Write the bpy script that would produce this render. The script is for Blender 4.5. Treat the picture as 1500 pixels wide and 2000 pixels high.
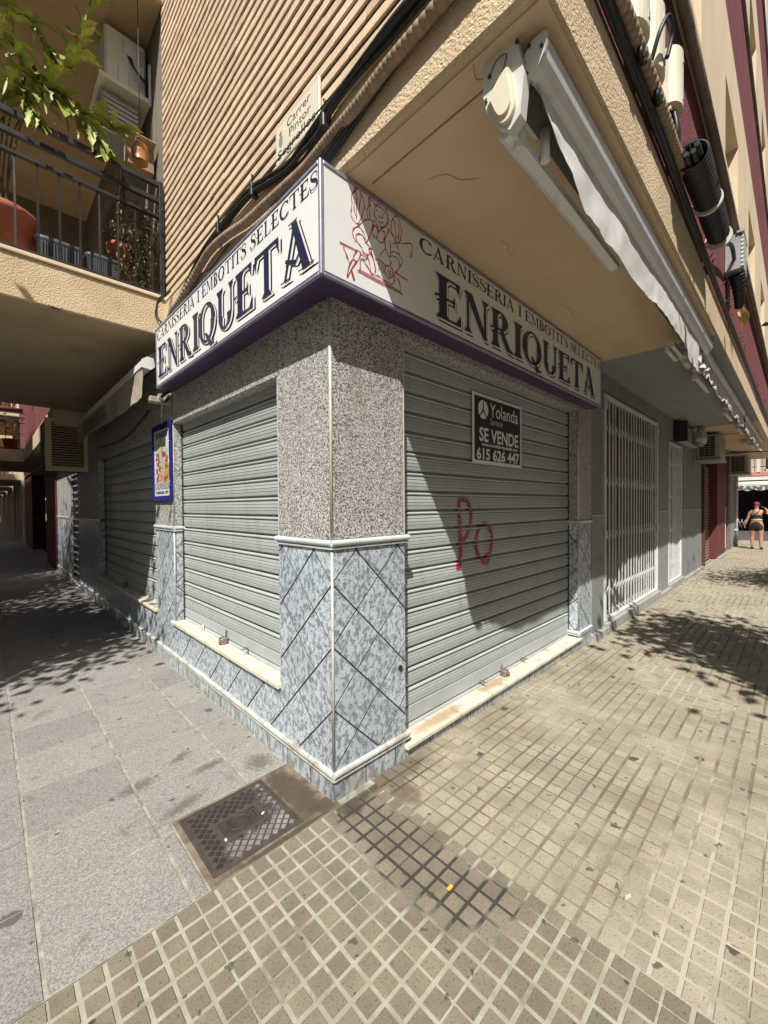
import bpy, bmesh, math, random
from mathutils import Vector, Matrix, noise
random.seed(11)
R = math.radians
sc = bpy.context.scene
for o in list(bpy.data.objects):
    bpy.data.objects.remove(o)

# ------------------------------------------------------------------ camera, light, exposure
cam_data = bpy.data.cameras.new('camera')
cam = bpy.data.objects.new('camera', cam_data)
sc.collection.objects.link(cam)
sc.camera = cam
cam_data.sensor_fit = 'HORIZONTAL'
cam_data.sensor_width = 36.0
cam_data.lens = 36.0 * 795 / 1500
cam_data.clip_start = 0.03
cam_data.clip_end = 500
_r = (0.714, -0.700, -0.008); _u = (0.017, 0.005, 1.0); _f = (0.699, 0.714, -0.015)
rv = Vector(_r).normalized(); fv = Vector(_f); fv = (fv - rv * fv.dot(rv)).normalized(); uv = rv.cross(fv)
cam.matrix_world = Matrix(((rv.x, uv.x, -fv.x, -1.32), (rv.y, uv.y, -fv.y, -1.748), (rv.z, uv.z, -fv.z, 1.6), (0, 0, 0, 1)))

SUN = Vector((0.633, 0.480, -1.0)).normalized()          # the way the light travels
world = bpy.data.worlds.new('World'); sc.world = world
world.use_nodes = True
wn = world.node_tree.nodes; wl = world.node_tree.links
bg = wn['Background']
sky = wn.new('ShaderNodeTexSky'); sky.sky_type = 'NISHITA'; sky.sun_disc = False
sky.sun_elevation = math.asin(-SUN.z); sky.sun_rotation = math.atan2(-SUN.x, -SUN.y)
sky.dust_density = 2.0
wl.new(sky.outputs[0], bg.inputs[0]); bg.inputs[1].default_value = 0.05
sl = bpy.data.lights.new('sun', 'SUN'); sl.energy = 5.0; sl.angle = R(0.53); sl.color = (1.0, 0.972, 0.925)
so = bpy.data.objects.new('sun', sl); sc.collection.objects.link(so)
so.location = (-6, -5, 12); so.rotation_euler = SUN.to_track_quat('-Z', 'Y').to_euler()
sc.view_settings.view_transform = 'Standard'
try: sc.view_settings.look = 'None'
except Exception: pass
sc.view_settings.gamma = 1.0; sc.view_settings.use_curve_mapping = False
sc.view_settings.exposure = 0.5

# ------------------------------------------------------------------ node material helper
def mat(name, col, rough=0.7, col2=None, scale=6.0, detail=5.0, lo=0.35, hi=0.65, bump=0.0, bscale=80.0, bdetail=4.0,
        metal=0.0, spec=0.5, rnd=0.0, offs=False, island=False, dirt=None, dirt_scale=3.0, dirt_lo=0.55, dirt_hi=0.75, dirt_amt=0.7,
        speck=None, speck_scale=60.0, speck_th=0.1, stretch=None, coat=0.0, vor=None, dist=0.0, wave=None, bdist=0.004, dst=None):
    m = bpy.data.materials.new(name); m.use_nodes = True
    nt = m.node_tree; N = nt.nodes; L = nt.links
    bs = N['Principled BSDF']
    bs.inputs['Roughness'].default_value = rough; bs.inputs['Metallic'].default_value = metal
    bs.inputs['Specular IOR Level'].default_value = spec
    if coat: bs.inputs['Coat Weight'].default_value = coat; bs.inputs['Coat Roughness'].default_value = 0.15
    geo = N.new('ShaderNodeNewGeometry'); vec = geo.outputs['Position']
    oi = N.new('ShaderNodeObjectInfo')
    rv_ = oi.outputs['Random']
    if island:
        a = N.new('ShaderNodeMath'); a.operation = 'ADD'; L.new(geo.outputs['Random Per Island'], a.inputs[0]); L.new(rv_, a.inputs[1])
        f = N.new('ShaderNodeMath'); f.operation = 'FRACT'; L.new(a.outputs[0], f.inputs[0]); rv_ = f.outputs[0]
    if offs:
        mu = N.new('ShaderNodeMath'); mu.operation = 'MULTIPLY'; mu.inputs[1].default_value = 37.0; L.new(rv_, mu.inputs[0])
        ad = N.new('ShaderNodeVectorMath'); ad.operation = 'ADD'; L.new(vec, ad.inputs[0]); L.new(mu.outputs[0], ad.inputs[1]); vec = ad.outputs[0]
    base_vec = vec
    if stretch:
        mp = N.new('ShaderNodeMapping'); mp.inputs['Rotation'].default_value = stretch[1]; mp.inputs['Scale'].default_value = stretch[0]
        L.new(vec, mp.inputs['Vector']); vec = mp.outputs[0]
    def noi(s, d, v, di=0.0):
        n = N.new('ShaderNodeTexNoise'); n.inputs['Scale'].default_value = s; n.inputs['Detail'].default_value = d
        n.inputs['Roughness'].default_value = 0.62; n.inputs['Distortion'].default_value = di
        L.new(v, n.inputs['Vector']); return n.outputs['Fac']
    def rng(x, a, b):
        n = N.new('ShaderNodeMapRange'); n.interpolation_type = 'SMOOTHSTEP'
        n.inputs['From Min'].default_value = a; n.inputs['From Max'].default_value = b; L.new(x, n.inputs['Value']); return n.outputs[0]
    def mix(f, a, b):
        n = N.new('ShaderNodeMix'); n.data_type = 'RGBA'
        if isinstance(f, float): n.inputs[0].default_value = f
        else: L.new(f, n.inputs[0])
        for k, x in ((6, a), (7, b)):
            if isinstance(x, tuple): n.inputs[k].default_value = (*x[:3], 1)
            else: L.new(x, n.inputs[k])
        return n.outputs[2]
    c = tuple(col)
    if col2: c = mix(rng(noi(scale, detail, vec, dist), lo, hi), tuple(col), tuple(col2))
    if vor:                                    # vor = (scale, [(pos, colour), ...]) flecks
        v = N.new('ShaderNodeTexVoronoi'); v.inputs['Scale'].default_value = vor[0]; L.new(base_vec, v.inputs['Vector'])
        sp = N.new('ShaderNodeSeparateColor'); L.new(v.outputs['Color'], sp.inputs[0])
        cr = N.new('ShaderNodeValToRGB'); cr.color_ramp.interpolation = 'CONSTANT'
        e = cr.color_ramp.elements
        while len(e) < len(vor[1]): e.new(0.5)
        for k, (p, cc) in enumerate(vor[1]): e[k].position = p; e[k].color = (*cc, 1)
        L.new(sp.outputs[0], cr.inputs[0])
        c = mix(vor[2] if len(vor) > 2 else 1.0, c if not isinstance(c, tuple) else c, cr.outputs[0])
    if speck:
        n = rng(noi(speck_scale, 3.0, base_vec), 0.5 + speck_th, 0.5 + speck_th + 0.09)
        c = mix(n, c, tuple(speck))
    if dirt:
        dv = base_vec
        if dst:
            dm = N.new('ShaderNodeMapping'); dm.inputs['Scale'].default_value = dst; L.new(base_vec, dm.inputs['Vector']); dv = dm.outputs[0]
        n = rng(noi(dirt_scale, 6.0, dv, 0.6), dirt_lo, dirt_hi)
        mm = N.new('ShaderNodeMath'); mm.operation = 'MULTIPLY'; mm.inputs[1].default_value = dirt_amt; L.new(n, mm.inputs[0])
        c = mix(mm.outputs[0], c, tuple(dirt))
    if rnd:
        hs = N.new('ShaderNodeHueSaturation')
        mr = N.new('ShaderNodeMapRange'); mr.inputs['To Min'].default_value = 1 - rnd; mr.inputs['To Max'].default_value = 1 + rnd
        L.new(rv_, mr.inputs['Value']); L.new(mr.outputs[0], hs.inputs['Value'])
        if isinstance(c, tuple): hs.inputs['Color'].default_value = (*c[:3], 1)
        else: L.new(c, hs.inputs['Color'])
        c = hs.outputs[0]
    if isinstance(c, tuple): bs.inputs['Base Color'].default_value = (*c[:3], 1)
    else: L.new(c, bs.inputs['Base Color'])
    if bump:
        b = N.new('ShaderNodeBump'); b.inputs['Strength'].default_value = bump; b.inputs['Distance'].default_value = bdist
        L.new(noi(bscale, bdetail, vec if stretch else base_vec), b.inputs['Height']); L.new(b.outputs[0], bs.inputs['Normal'])
    return m

M = {}
GRAN = [(0.0, (.025, .025, .025)), (.19, (.12, .118, .11)), (.33, (.31, .30, .275)), (.52, (.48, .465, .425)), (.78, (.66, .64, .585))]
M['granite'] = mat('speckled_granite', (.3, .28, .26), .55, (.36, .33, .29), 3.0, vor=(172.0, GRAN, .9), bump=.15, bscale=160, dirt=(.19, .155, .115), dirt_scale=2.4, dirt_lo=.5, dirt_hi=.78, dirt_amt=.5, dst=(2.5, 2.5, .5))
M['dado'] = mat('marbled_blue_tile', (.48, .535, .56), .30, (.20, .235, .265), 36.0, 10, .44, .60, offs=True, stretch=((1.0, 1.0, .72), (R(38), R(25), R(15))), speck=(.09, .11, .125), speck_scale=85.0, speck_th=.08, rnd=.12, dirt=(.33, .32, .28), dirt_scale=1.6, dirt_lo=.55, dirt_hi=.8, dirt_amt=.4, dist=.35, bump=.12, bscale=90)
M['base_tile'] = mat('marbled_base_tile', (.44, .49, .50), .4, (.20, .225, .235), 28.0, 9, .43, .60, offs=True, stretch=((1.0, 1.0, .45), (R(38), R(20), R(15))), speck=(.07, .08, .08), speck_scale=62.0, speck_th=.09, rnd=.07, dirt=(.27, .23, .17), dirt_scale=6, dirt_lo=.42, dirt_hi=.7, dirt_amt=.6, bump=.12, bscale=90)
M['trim'] = mat('pale_ceramic_trim', (.56, .60, .60), .25, (.48, .51, .50), 9, dirt=(.30, .25, .19), dirt_scale=7, dirt_lo=.55, dirt_hi=.75, dirt_amt=.45)
M['trim_dirty'] = mat('worn_ceramic_trim', (.52, .53, .49), .35, (.42, .42, .38), 9, dirt=(.25, .20, .14), dirt_scale=9, dirt_lo=.48, dirt_hi=.7, dirt_amt=.6)
M['bead'] = mat('cream_edge_bead', (.62, .57, .47), .5, (.5, .45, .36), 12)
M['grout'] = mat('dark_grout', (.075, .08, .08), .9, (.13, .13, .12), 20)
M['shutter'] = mat('grey_lacquered_steel', (.40, .425, .405), .42, (.37, .395, .375), 1.3, metal=.0, spec=.45, dirt=(.24, .235, .205), dirt_scale=2.2, dirt_lo=.5, dirt_hi=.8, dirt_amt=.5, dst=(4, 4, .5), rnd=.04, bump=.35, bscale=3.5, bdist=.012, speck=(.58, .59, .57), speck_scale=5.0, speck_th=.235)
M['shutter_bar'] = mat('grey_steel_bar', (.40, .43, .42), .45, (.36, .385, .375), 3.0, dirt=(.25, .22, .17), dirt_scale=5, dirt_lo=.55, dirt_hi=.8, dirt_amt=.5)
M['rail_dark'] = mat('dark_guide_rail', (.03, .03, .03), .6)
M['marble'] = mat('cream_marble_sill', (.60, .54, .415), .45, (.66, .61, .50), 7.0, 6, dirt=(.30, .225, .135), dirt_scale=7.4, dirt_lo=.5, dirt_hi=.72, dirt_amt=.6, speck=(.16, .13, .09), speck_scale=42, speck_th=.19)
M['sign'] = mat('white_sign_panel', (.80, .80, .77), .32, (.76, .755, .72), 1.8, dirt=(.55, .52, .42), dirt_scale=2.0, dirt_lo=.58, dirt_hi=.85, dirt_amt=.35)
M['sign_frame'] = mat('lilac_aluminium', (.25, .24, .32), .4, (.31, .30, .37), 14, metal=.2)
M['purple'] = mat('purple_panel', (.062, .035, .11), .4, (.05, .028, .085), 3, dirt=(.10, .08, .09), dirt_scale=5, dirt_lo=.6, dirt_hi=.85, dirt_amt=.5)
M['navy'] = mat('navy_print', (.018, .02, .055), .4, (.025, .026, .06), 20)
M['ink'] = mat('black_print', (.02, .02, .025), .45)
M['red_print'] = mat('red_print', (.40, .025, .03), .5)
M['stucco'] = mat('rough_sand_render', (.66, .515, .33), .9, (.58, .44, .27), 3.0, bump=1.0, bscale=75, bdetail=3, bdist=.016, dirt=(.33, .24, .15), dirt_scale=3.0, dirt_lo=.53, dirt_hi=.8, dirt_amt=.55, dst=(2, 2, .6), speck=(.25, .18, .11), speck_scale=95, speck_th=.16)
M['ceiling'] = mat('ochre_ceiling_paint', (.60, .465, .315), .85, (.55, .42, .28), 2.0, bump=.3, bscale=30, dirt=(.30, .22, .13), dirt_scale=1.5, dirt_lo=.6, dirt_hi=.85, dirt_amt=.5)
M['smooth_beige'] = mat('smooth_beige_render', (.70, .565, .385), .85, (.62, .49, .33), 2.2, bump=.5, bscale=60, bdist=.006, dirt=(.36, .27, .18), dirt_scale=2.5, dirt_lo=.58, dirt_hi=.85, dirt_amt=.4, stretch=((1, 1, .4), (0, 0, 0)))
M['grey_paint'] = mat('grey_wall_paint', (.235, .25, .245), .75, (.215, .225, .22), 1.6, bump=.15, bscale=40, dirt=(.15, .15, .14), dirt_scale=1.8, dirt_lo=.58, dirt_hi=.8, dirt_amt=.4)
M['grey_ceiling'] = mat('grey_ceiling_paint', (.25, .26, .255), .8, (.225, .23, .225), 1.2, bump=.2, bscale=26, stretch=((.35, 3, 1), (0, 0, 0)), dirt=(.13, .13, .12), dirt_scale=1.2, dirt_lo=.6, dirt_hi=.72, dirt_amt=.4)
M['grey_tile'] = mat('grey_wall_tile', (.25, .265, .255), .5, (.22, .235, .23), 3, rnd=.06, dirt=(.17, .165, .15), dirt_scale=2, dirt_amt=.4)
M['red_stucco'] = mat('maroon_render', (.20, .05, .05), .9, (.165, .042, .042), 3, bump=1.0, bscale=60, bdist=.012)
M['red_wall'] = mat('red_painted_wall', (.14, .028, .025), .75, (.11, .022, .02), 2.5, dirt=(.30, .22, .17), dirt_scale=3, dirt_lo=.64, dirt_hi=.75, dirt_amt=.5)
M['brick'] = mat('long_tan_brick', (.68, .52, .35), .85, (.60, .45, .30), 9, rnd=.10, island=True, bump=.35, bscale=120, speck=(.38, .26, .16), speck_scale=60, speck_th=.17)
M['brick_pink'] = mat('pinkish_brick', (.60, .425, .31), .85, (.52, .35, .26), 9, rnd=.12, island=True, bump=.35, bscale=120)
M['mortar'] = mat('deep_mortar', (.075, .05, .032), .95, (.055, .037, .024), 9, bump=.4, bscale=90)
M['slab'] = mat('granite_paving_slab', (.235, .22, .194), .8, (.19, .178, .157), 3.0, rnd=.09, vor=(210.0, [(0, (.115, .11, .10)), (.22, (.21, .197, .175)), (.45, (.30, .28, .25)), (.8, (.42, .395, .35))], .5), bump=.35, bscale=190, dirt=(.12, .098, .07), dirt_scale=5.5, dirt_lo=.57, dirt_hi=.72, dirt_amt=.55)
M['joint'] = mat('sandy_joint', (.36, .335, .275), .95, (.20, .18, .145), 9, bump=.3, bscale=120)
M['concrete'] = mat('rough_mortar_patch', (.25, .21, .155), .95, (.15, .12, .09), 7, bump=.8, bscale=90, bdist=.006, dirt=(.085, .065, .045), dirt_scale=4.5, dirt_lo=.47, dirt_hi=.60, dirt_amt=.8)
M['iron'] = mat('cast_iron', (.055, .044, .037), .6, (.085, .066, .054), 12, metal=.1, bump=.3, bscale=140, dirt=(.07, .04, .025), dirt_scale=7, dirt_amt=.6)
M['iron_worn'] = mat('worn_iron_stud', (.34, .32, .31), .42, (.20, .185, .175), 10, metal=.3, dirt=(.05, .04, .035), dirt_scale=9, dirt_lo=.6, dirt_hi=.7, dirt_amt=.8)
M['black_metal'] = mat('black_painted_iron', (.012, .012, .013), .55, (.028, .026, .024), 14, metal=.2)
M['cable'] = mat('black_cable', (.014, .014, .015), .5, (.03, .03, .03), 30)
M['tape'] = mat('brown_taped_conduit', (.34, .255, .165), .75, (.25, .18, .115), 18, rnd=.1, island=True, dirt=(.10, .07, .05), dirt_scale=14, dirt_amt=.5)
M['white_plastic'] = mat('aged_white_plastic', (.62, .61, .56), .45, (.56, .545, .49), 3, dirt=(.36, .33, .27), dirt_scale=5, dirt_lo=.6, dirt_hi=.8, dirt_amt=.5)
M['cream_plastic'] = mat('cream_plastic', (.68, .63, .47), .45, (.62, .57, .42), 4, dirt=(.42, .36, .24), dirt_scale=9, dirt_lo=.62, dirt_hi=.8, dirt_amt=.5)
M['white_metal'] = mat('white_enamel', (.66, .655, .63), .45, (.60, .59, .56), 4, dirt=(.34, .30, .24), dirt_scale=8, dirt_lo=.54, dirt_hi=.74, dirt_amt=.6)
M['grey_metal'] = mat('galvanised_metal', (.42, .43, .42), .4, (.34, .345, .34), 8, metal=.4)
M['cloth'] = mat('grey_white_canvas', (.60, .585, .54), .9, (.52, .50, .46), 5, stretch=((1, 1, .25), (0, 0, 0)), bump=.25, bscale=160, dirt=(.30, .285, .25), dirt_scale=3, dirt_lo=.55, dirt_hi=.8, dirt_amt=.5)
M['cloth_dull'] = mat('beige_canvas', (.36, .31, .235), .9, (.30, .255, .19), 5, stretch=((1, 1, .25), (0, 0, 0)), bump=.25, bscale=160)
M['dark'] = mat('dark_interior', (.025, .023, .022), .8)
M['dark_door'] = mat('dark_brown_door', (.06, .048, .04), .5, (.045, .036, .03), 4)
M['glass'] = mat('dark_window_glass', (.03, .035, .04), .08, spec=.6)
M['terracotta'] = mat('terracotta', (.36, .105, .055), .7, (.30, .085, .045), 4, bump=.1)
M['jug'] = mat('glazed_brown_jug', (.45, .22, .07), .35, (.30, .12, .035), 10, stretch=((1, 1, .3), (0, 0, 0)))
M['trough'] = mat('slate_plastic_trough', (.045, .05, .058), .55, (.06, .065, .07), 8)
M['leaf'] = mat('yellow_green_leaf', (.33, .34, .065), .55, (.15, .19, .04), 11, rnd=.35, island=True)
M['leaf_pale'] = mat('dry_pale_leaf', (.42, .36, .16), .7, (.30, .25, .10), 14, rnd=.25, island=True)
M['twig'] = mat('dry_twig', (.16, .115, .07), .85, (.11, .08, .05), 14, rnd=.25, island=True)
M['dry_leaf'] = mat('dusty_olive_leaf', (.135, .115, .06), .8, (.22, .175, .09), 18, rnd=.35, island=True)
M['tree_leaf'] = mat('tree_leaf', (.055, .085, .022), .6, (.075, .105, .03), 6, rnd=.3, island=True)
M['bark'] = mat('grey_bark', (.17, .14, .11), .9, (.10, .08, .065), 8, bump=.8, bscale=30)
M['skin'] = mat('tanned_skin', (.42, .215, .13), .55, (.37, .18, .105), 9)
M['black_cloth'] = mat('black_sportswear', (.012, .012, .015), .8, (.02, .02, .024), 20)
M['red_cloth'] = mat('red_head_scarf', (.16, .012, .022), .7, (.26, .025, .04), 22, stretch=((1, 1, 5), (R(25), 0, 0)))
M['white_cloth'] = mat('white_fabric', (.62, .60, .56), .8)
M['asphalt'] = mat('grey_asphalt', (.055, .055, .055), .9, (.07, .068, .066), 8, bump=.4, bscale=120)
M['kerb'] = mat('granite_kerb', (.33, .32, .30), .8, (.27, .26, .245), 6, vor=(160., GRAN, .3))
M['blue_frame'] = mat('cobalt_glazed_tile', (.014, .013, .12), .25, (.018, .016, .15), 9, rnd=.12)
M['plaque'] = mat('cream_plaque', (.74, .68, .53), .4, (.70, .64, .49), 5)
M['far_beige'] = mat('pale_far_render', (.52, .46, .36), .9, (.45, .39, .30), 1.2)
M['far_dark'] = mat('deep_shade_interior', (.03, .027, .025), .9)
M['salmon'] = mat('salmon_fascia', (.50, .21, .16), .85)
M['lamp_tube'] = mat('fluorescent_batten', (.55, .52, .46), .5)
M['far_awn'] = mat('cream_awning', (.62, .57, .42), .9, (.55, .50, .36), 3)
M['blue_print'] = mat('slate_blue_print', (.10, .14, .22), .7)
M['yellow'] = mat('yellow_wrapper', (.62, .43, .06), .5)
M['padlock'] = mat('rusty_lock_casting', (.30, .265, .22), .5, (.20, .15, .11), 30, metal=.5)

# ------------------------------------------------------------------ geometry helpers
C = sc.collection.objects
def empty(name, loc=(0, 0, 0), label=None, cat=None, group=None, kind=None, parent=None):
    o = bpy.data.objects.new(name, None); C.link(o); o.location = loc; o.empty_display_size = .1
    tag(o, label, cat, group, kind)
    if parent is not None: o.parent = parent
    return o
def tag(o, label=None, cat=None, group=None, kind=None):
    if label: o['label'] = label
    if cat: o['category'] = cat
    if group: o['group'] = group
    if kind: o['kind'] = kind
    return o
class MB:
    """collects vertices and faces in world coordinates; build() links them as one mesh object"""
    def __init__(s): s.v = []; s.f = []; s.mi = []; s.smooth = []
    def add(s, vs, fs, mi=0, smooth=False):
        b = len(s.v); s.v += [tuple(v) for v in vs]
        for f in fs: s.f.append([b + i for i in f]); s.mi.append(mi); s.smooth.append(smooth)
        return s
    def box(s, x0, x1, y0, y1, z0, z1, mi=0, c=0.0):
        if x0 > x1: x0, x1 = x1, x0
        if y0 > y1: y0, y1 = y1, y0
        if z0 > z1: z0, z1 = z1, z0
        if c <= 0:
            v = [(x0, y0, z0), (x1, y0, z0), (x1, y1, z0), (x0, y1, z0), (x0, y0, z1), (x1, y0, z1), (x1, y1, z1), (x0, y1, z1)]
            return s.add(v, [(0, 3, 2, 1), (4, 5, 6, 7), (0, 1, 5, 4), (1, 2, 6, 5), (2, 3, 7, 6), (3, 0, 4, 7)], mi)
        bm = bmesh.new(); bmesh.ops.create_cube(bm, size=1)
        for w in bm.verts: w.co = Vector((x0 + (w.co.x + .5) * (x1 - x0), y0 + (w.co.y + .5) * (y1 - y0), z0 + (w.co.z + .5) * (z1 - z0)))
        bmesh.ops.bevel(bm, geom=bm.edges[:], offset=c, segments=1, affect='EDGES')
        bm.verts.index_update()
        s.add([w.co[:] for w in bm.verts], [[w.index for w in f.verts] for f in bm.faces], mi); bm.free(); return s
    def prism(s, prof, axis, a, b, mi=0, smooth=False, caps=True):
        """closed 2-D profile swept along an axis; profile coords are the other two axes in order"""
        n = len(prof); vs = []
        for t in (a, b):
            for p in prof:
                vs.append((t, p[0], p[1]) if axis == 0 else (p[0], t, p[1]) if axis == 1 else (p[0], p[1], t))
        fs = [(i, (i + 1) % n, n + (i + 1) % n, n + i) for i in range(n)]
        s.add(vs, fs, mi, smooth)
        if caps:
            b0 = len(s.v) - 2 * n
            s.f.append([b0 + i for i in range(n)][::-1]); s.mi.append(mi); s.smooth.append(False)
            s.f.append([b0 + n + i for i in range(n)]); s.mi.append(mi); s.smooth.append(False)
        return s
    def tube(s, pts, r, seg=8, mi=0, cap=True, rf=None):
        pts = [Vector(p) for p in pts]; n = len(pts); vs = []; up = None
        for i, p in enumerate(pts):
            t = (pts[min(i + 1, n - 1)] - pts[max(i - 1, 0)])
            if t.length < 1e-9: t = Vector((0, 0, 1))
            t.normalize()
            if up is None: up = t.orthogonal().normalized()
            else:
                up = up - t * up.dot(t)
                up = up.normalized() if up.length > 1e-6 else t.orthogonal().normalized()
            w = t.cross(up); rr = rf(i / (n - 1)) if rf else (r[i] if isinstance(r, (list, tuple)) else r)
            for k in range(seg):
                a = 2 * math.pi * k / seg; vs.append(p + up * (math.cos(a) * rr) + w * (math.sin(a) * rr))
        fs = []
        for i in range(n - 1):
            for k in range(seg):
                fs.append((i * seg + k, i * seg + (k + 1) % seg, (i + 1) * seg + (k + 1) % seg, (i + 1) * seg + k))
        s.add(vs, fs, mi, True)
        if cap:
            b0 = len(s.v) - n * seg
            s.f.append([b0 + k for k in range(seg)][::-1]); s.mi.append(mi); s.smooth.append(False)
            s.f.append([b0 + (n - 1) * seg + k for k in range(seg)]); s.mi.append(mi); s.smooth.append(False)
        return s
    def lathe(s, prof, cx, cy, seg=20, mi=0, sx=1.0, sy=1.0):
        n = len(prof); vs = []
        for r, z in prof:
            for k in range(seg):
                a = 2 * math.pi * k / seg; vs.append((cx + r * sx * math.cos(a), cy + r * sy * math.sin(a), z))
        fs = [(i * seg + k, i * seg + (k + 1) % seg, (i + 1) * seg + (k + 1) % seg, (i + 1) * seg + k) for i in range(n - 1) for k in range(seg)]
        return s.add(vs, fs, mi, True)
    def mesh(s, name, mats):
        me = bpy.data.meshes.new(name); me.from_pydata(s.v, [], s.f)
        for m in (mats if isinstance(mats, (list, tuple)) else [mats]): me.materials.append(m)
        me.polygons.foreach_set('material_index', s.mi); me.polygons.foreach_set('use_smooth', s.smooth)
        me.update(); return me
    def build(s, name, mats, parent=None, kind=None, label=None, cat=None, group=None):
        return link(name, s.mesh(name, mats), parent, kind, label, cat, group)
def link(name, me, parent=None, kind=None, label=None, cat=None, group=None, loc=None, rot=None):
    o = bpy.data.objects.new(name, me); C.link(o)
    if loc: o.location = loc
    if rot: o.rotation_euler = rot
    tag(o, label, cat, group, kind)
    if parent is not None: put(o, parent)
    return o
def wpos(p):
    v = Vector(p.location)
    while p.parent: p = p.parent; v = v + Vector(p.location)
    return v
def put(o, parent):
    """parents o to an un-rotated parent without moving o"""
    o.parent = parent; o.location = Vector(o.location) - wpos(parent)
def copy_tree(o, parent=None):
    c = o.copy(); C.link(c); c.parent = parent
    for ch in list(o.children):
        copy_tree(ch, c)
    return c
def smooth_path(pts, n=8):
    pts = [Vector(p) for p in pts]; out = []
    for i in range(len(pts) - 1):
        p0 = pts[max(i - 1, 0)]; p1 = pts[i]; p2 = pts[i + 1]; p3 = pts[min(i + 2, len(pts) - 1)]
        for k in range(n):
            t = k / n
            out.append(.5 * ((2 * p1) + (p2 - p0) * t + (2 * p0 - 5 * p1 + 4 * p2 - p3) * t * t + (3 * p1 - p0 - 3 * p2 + p3) * t ** 3))
    out.append(pts[-1]); return out
def gz(x): return -0.015 * min(max(x - .262, 0), 4.0)           # the right pavement falls a little away from the corner
# ------------------------------------------------------------------ extra node layers: stains and gum spots (marks with a shape of their own)
def stain(m, col, ells, amt=.85, edge=.35, nscale=9.0, namp=.55):
    nt = m.node_tree; N = nt.nodes; L = nt.links; bs = N['Principled BSDF']
    geo = N.new('ShaderNodeNewGeometry'); no = N.new('ShaderNodeTexNoise'); no.inputs['Scale'].default_value = nscale; no.inputs['Detail'].default_value = 5
    L.new(geo.outputs['Position'], no.inputs['Vector'])
    tot = None
    for (cx, cy, rx, ry, rot) in ells:
        mp = N.new('ShaderNodeMapping'); mp.vector_type = 'TEXTURE'
        mp.inputs['Location'].default_value = (cx, cy, 0); mp.inputs['Rotation'].default_value = (0, 0, R(rot)); mp.inputs['Scale'].default_value = (rx, ry, 1e3)
        L.new(geo.outputs['Position'], mp.inputs['Vector'])
        le = N.new('ShaderNodeVectorMath'); le.operation = 'LENGTH'; L.new(mp.outputs[0], le.inputs[0])
        a = N.new('ShaderNodeMath'); a.operation = 'MULTIPLY_ADD'; L.new(no.outputs['Fac'], a.inputs[0]); a.inputs[1].default_value = namp * 2; L.new(le.outputs['Value'], a.inputs[2])
        r = N.new('ShaderNodeMapRange'); r.interpolation_type = 'SMOOTHSTEP'; L.new(a.outputs[0], r.inputs['Value'])
        r.inputs['From Min'].default_value = 1 + namp - edge; r.inputs['From Max'].default_value = 1 + namp + edge; r.inputs['To Min'].default_value = amt; r.inputs['To Max'].default_value = 0
        if tot is None: tot = r.outputs[0]
        else:
            x = N.new('ShaderNodeMath'); x.operation = 'MAXIMUM'; L.new(tot, x.inputs[0]); L.new(r.outputs[0], x.inputs[1]); tot = x.outputs[0]
    mask_mix(m, tot, col)
def mask_mix(m, fac, col):
    nt = m.node_tree; N = nt.nodes; L = nt.links; bs = N['Principled BSDF']
    mx = N.new('ShaderNodeMix'); mx.data_type = 'RGBA'; L.new(fac, mx.inputs[0])
    s = bs.inputs['Base Color']
    if s.is_linked: L.new(s.links[0].from_socket, mx.inputs[6])
    else: mx.inputs[6].default_value = s.default_value
    mx.inputs[7].default_value = (*col, 1); L.new(mx.outputs[2], s)
def gum(m, scale=2.6, rad=.075, frac=.45, col=(.035, .033, .03), amt=.85):
    nt = m.node_tree; N = nt.nodes; L = nt.links
    geo = N.new('ShaderNodeNewGeometry'); no = N.new('ShaderNodeTexNoise'); no.inputs['Scale'].default_value = 30
    L.new(geo.outputs['Position'], no.inputs['Vector'])
    ad = N.new('ShaderNodeMix'); ad.data_type = 'VECTOR'; ad.inputs[0].default_value = .05; L.new(geo.outputs['Position'], ad.inputs[4]); L.new(no.outputs['Color'], ad.inputs[5])
    v = N.new('ShaderNodeTexVoronoi'); v.voronoi_dimensions = '2D'; v.inputs['Scale'].default_value = scale; L.new(ad.outputs[1], v.inputs['Vector'])
    sp = N.new('ShaderNodeSeparateColor'); L.new(v.outputs['Color'], sp.inputs[0])
    # each spot has its own radius; many have none
    a = N.new('ShaderNodeMapRange'); L.new(sp.outputs[0], a.inputs['Value']); a.inputs['From Min'].default_value = 1 - frac; a.inputs['From Max'].default_value = 1
    a.inputs['To Min'].default_value = 0; a.inputs['To Max'].default_value = rad
    d = N.new('ShaderNodeMath'); d.operation = 'SUBTRACT'; L.new(a.outputs[0], d.inputs[0]); L.new(v.outputs['Distance'], d.inputs[1])
    r = N.new('ShaderNodeMapRange'); L.new(d.outputs[0], r.inputs['Value']); r.inputs['From Min'].default_value = 0; r.inputs['From Max'].default_value = .012; r.inputs['To Max'].default_value = amt
    mask_mix(m, r.outputs[0], col)

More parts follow.
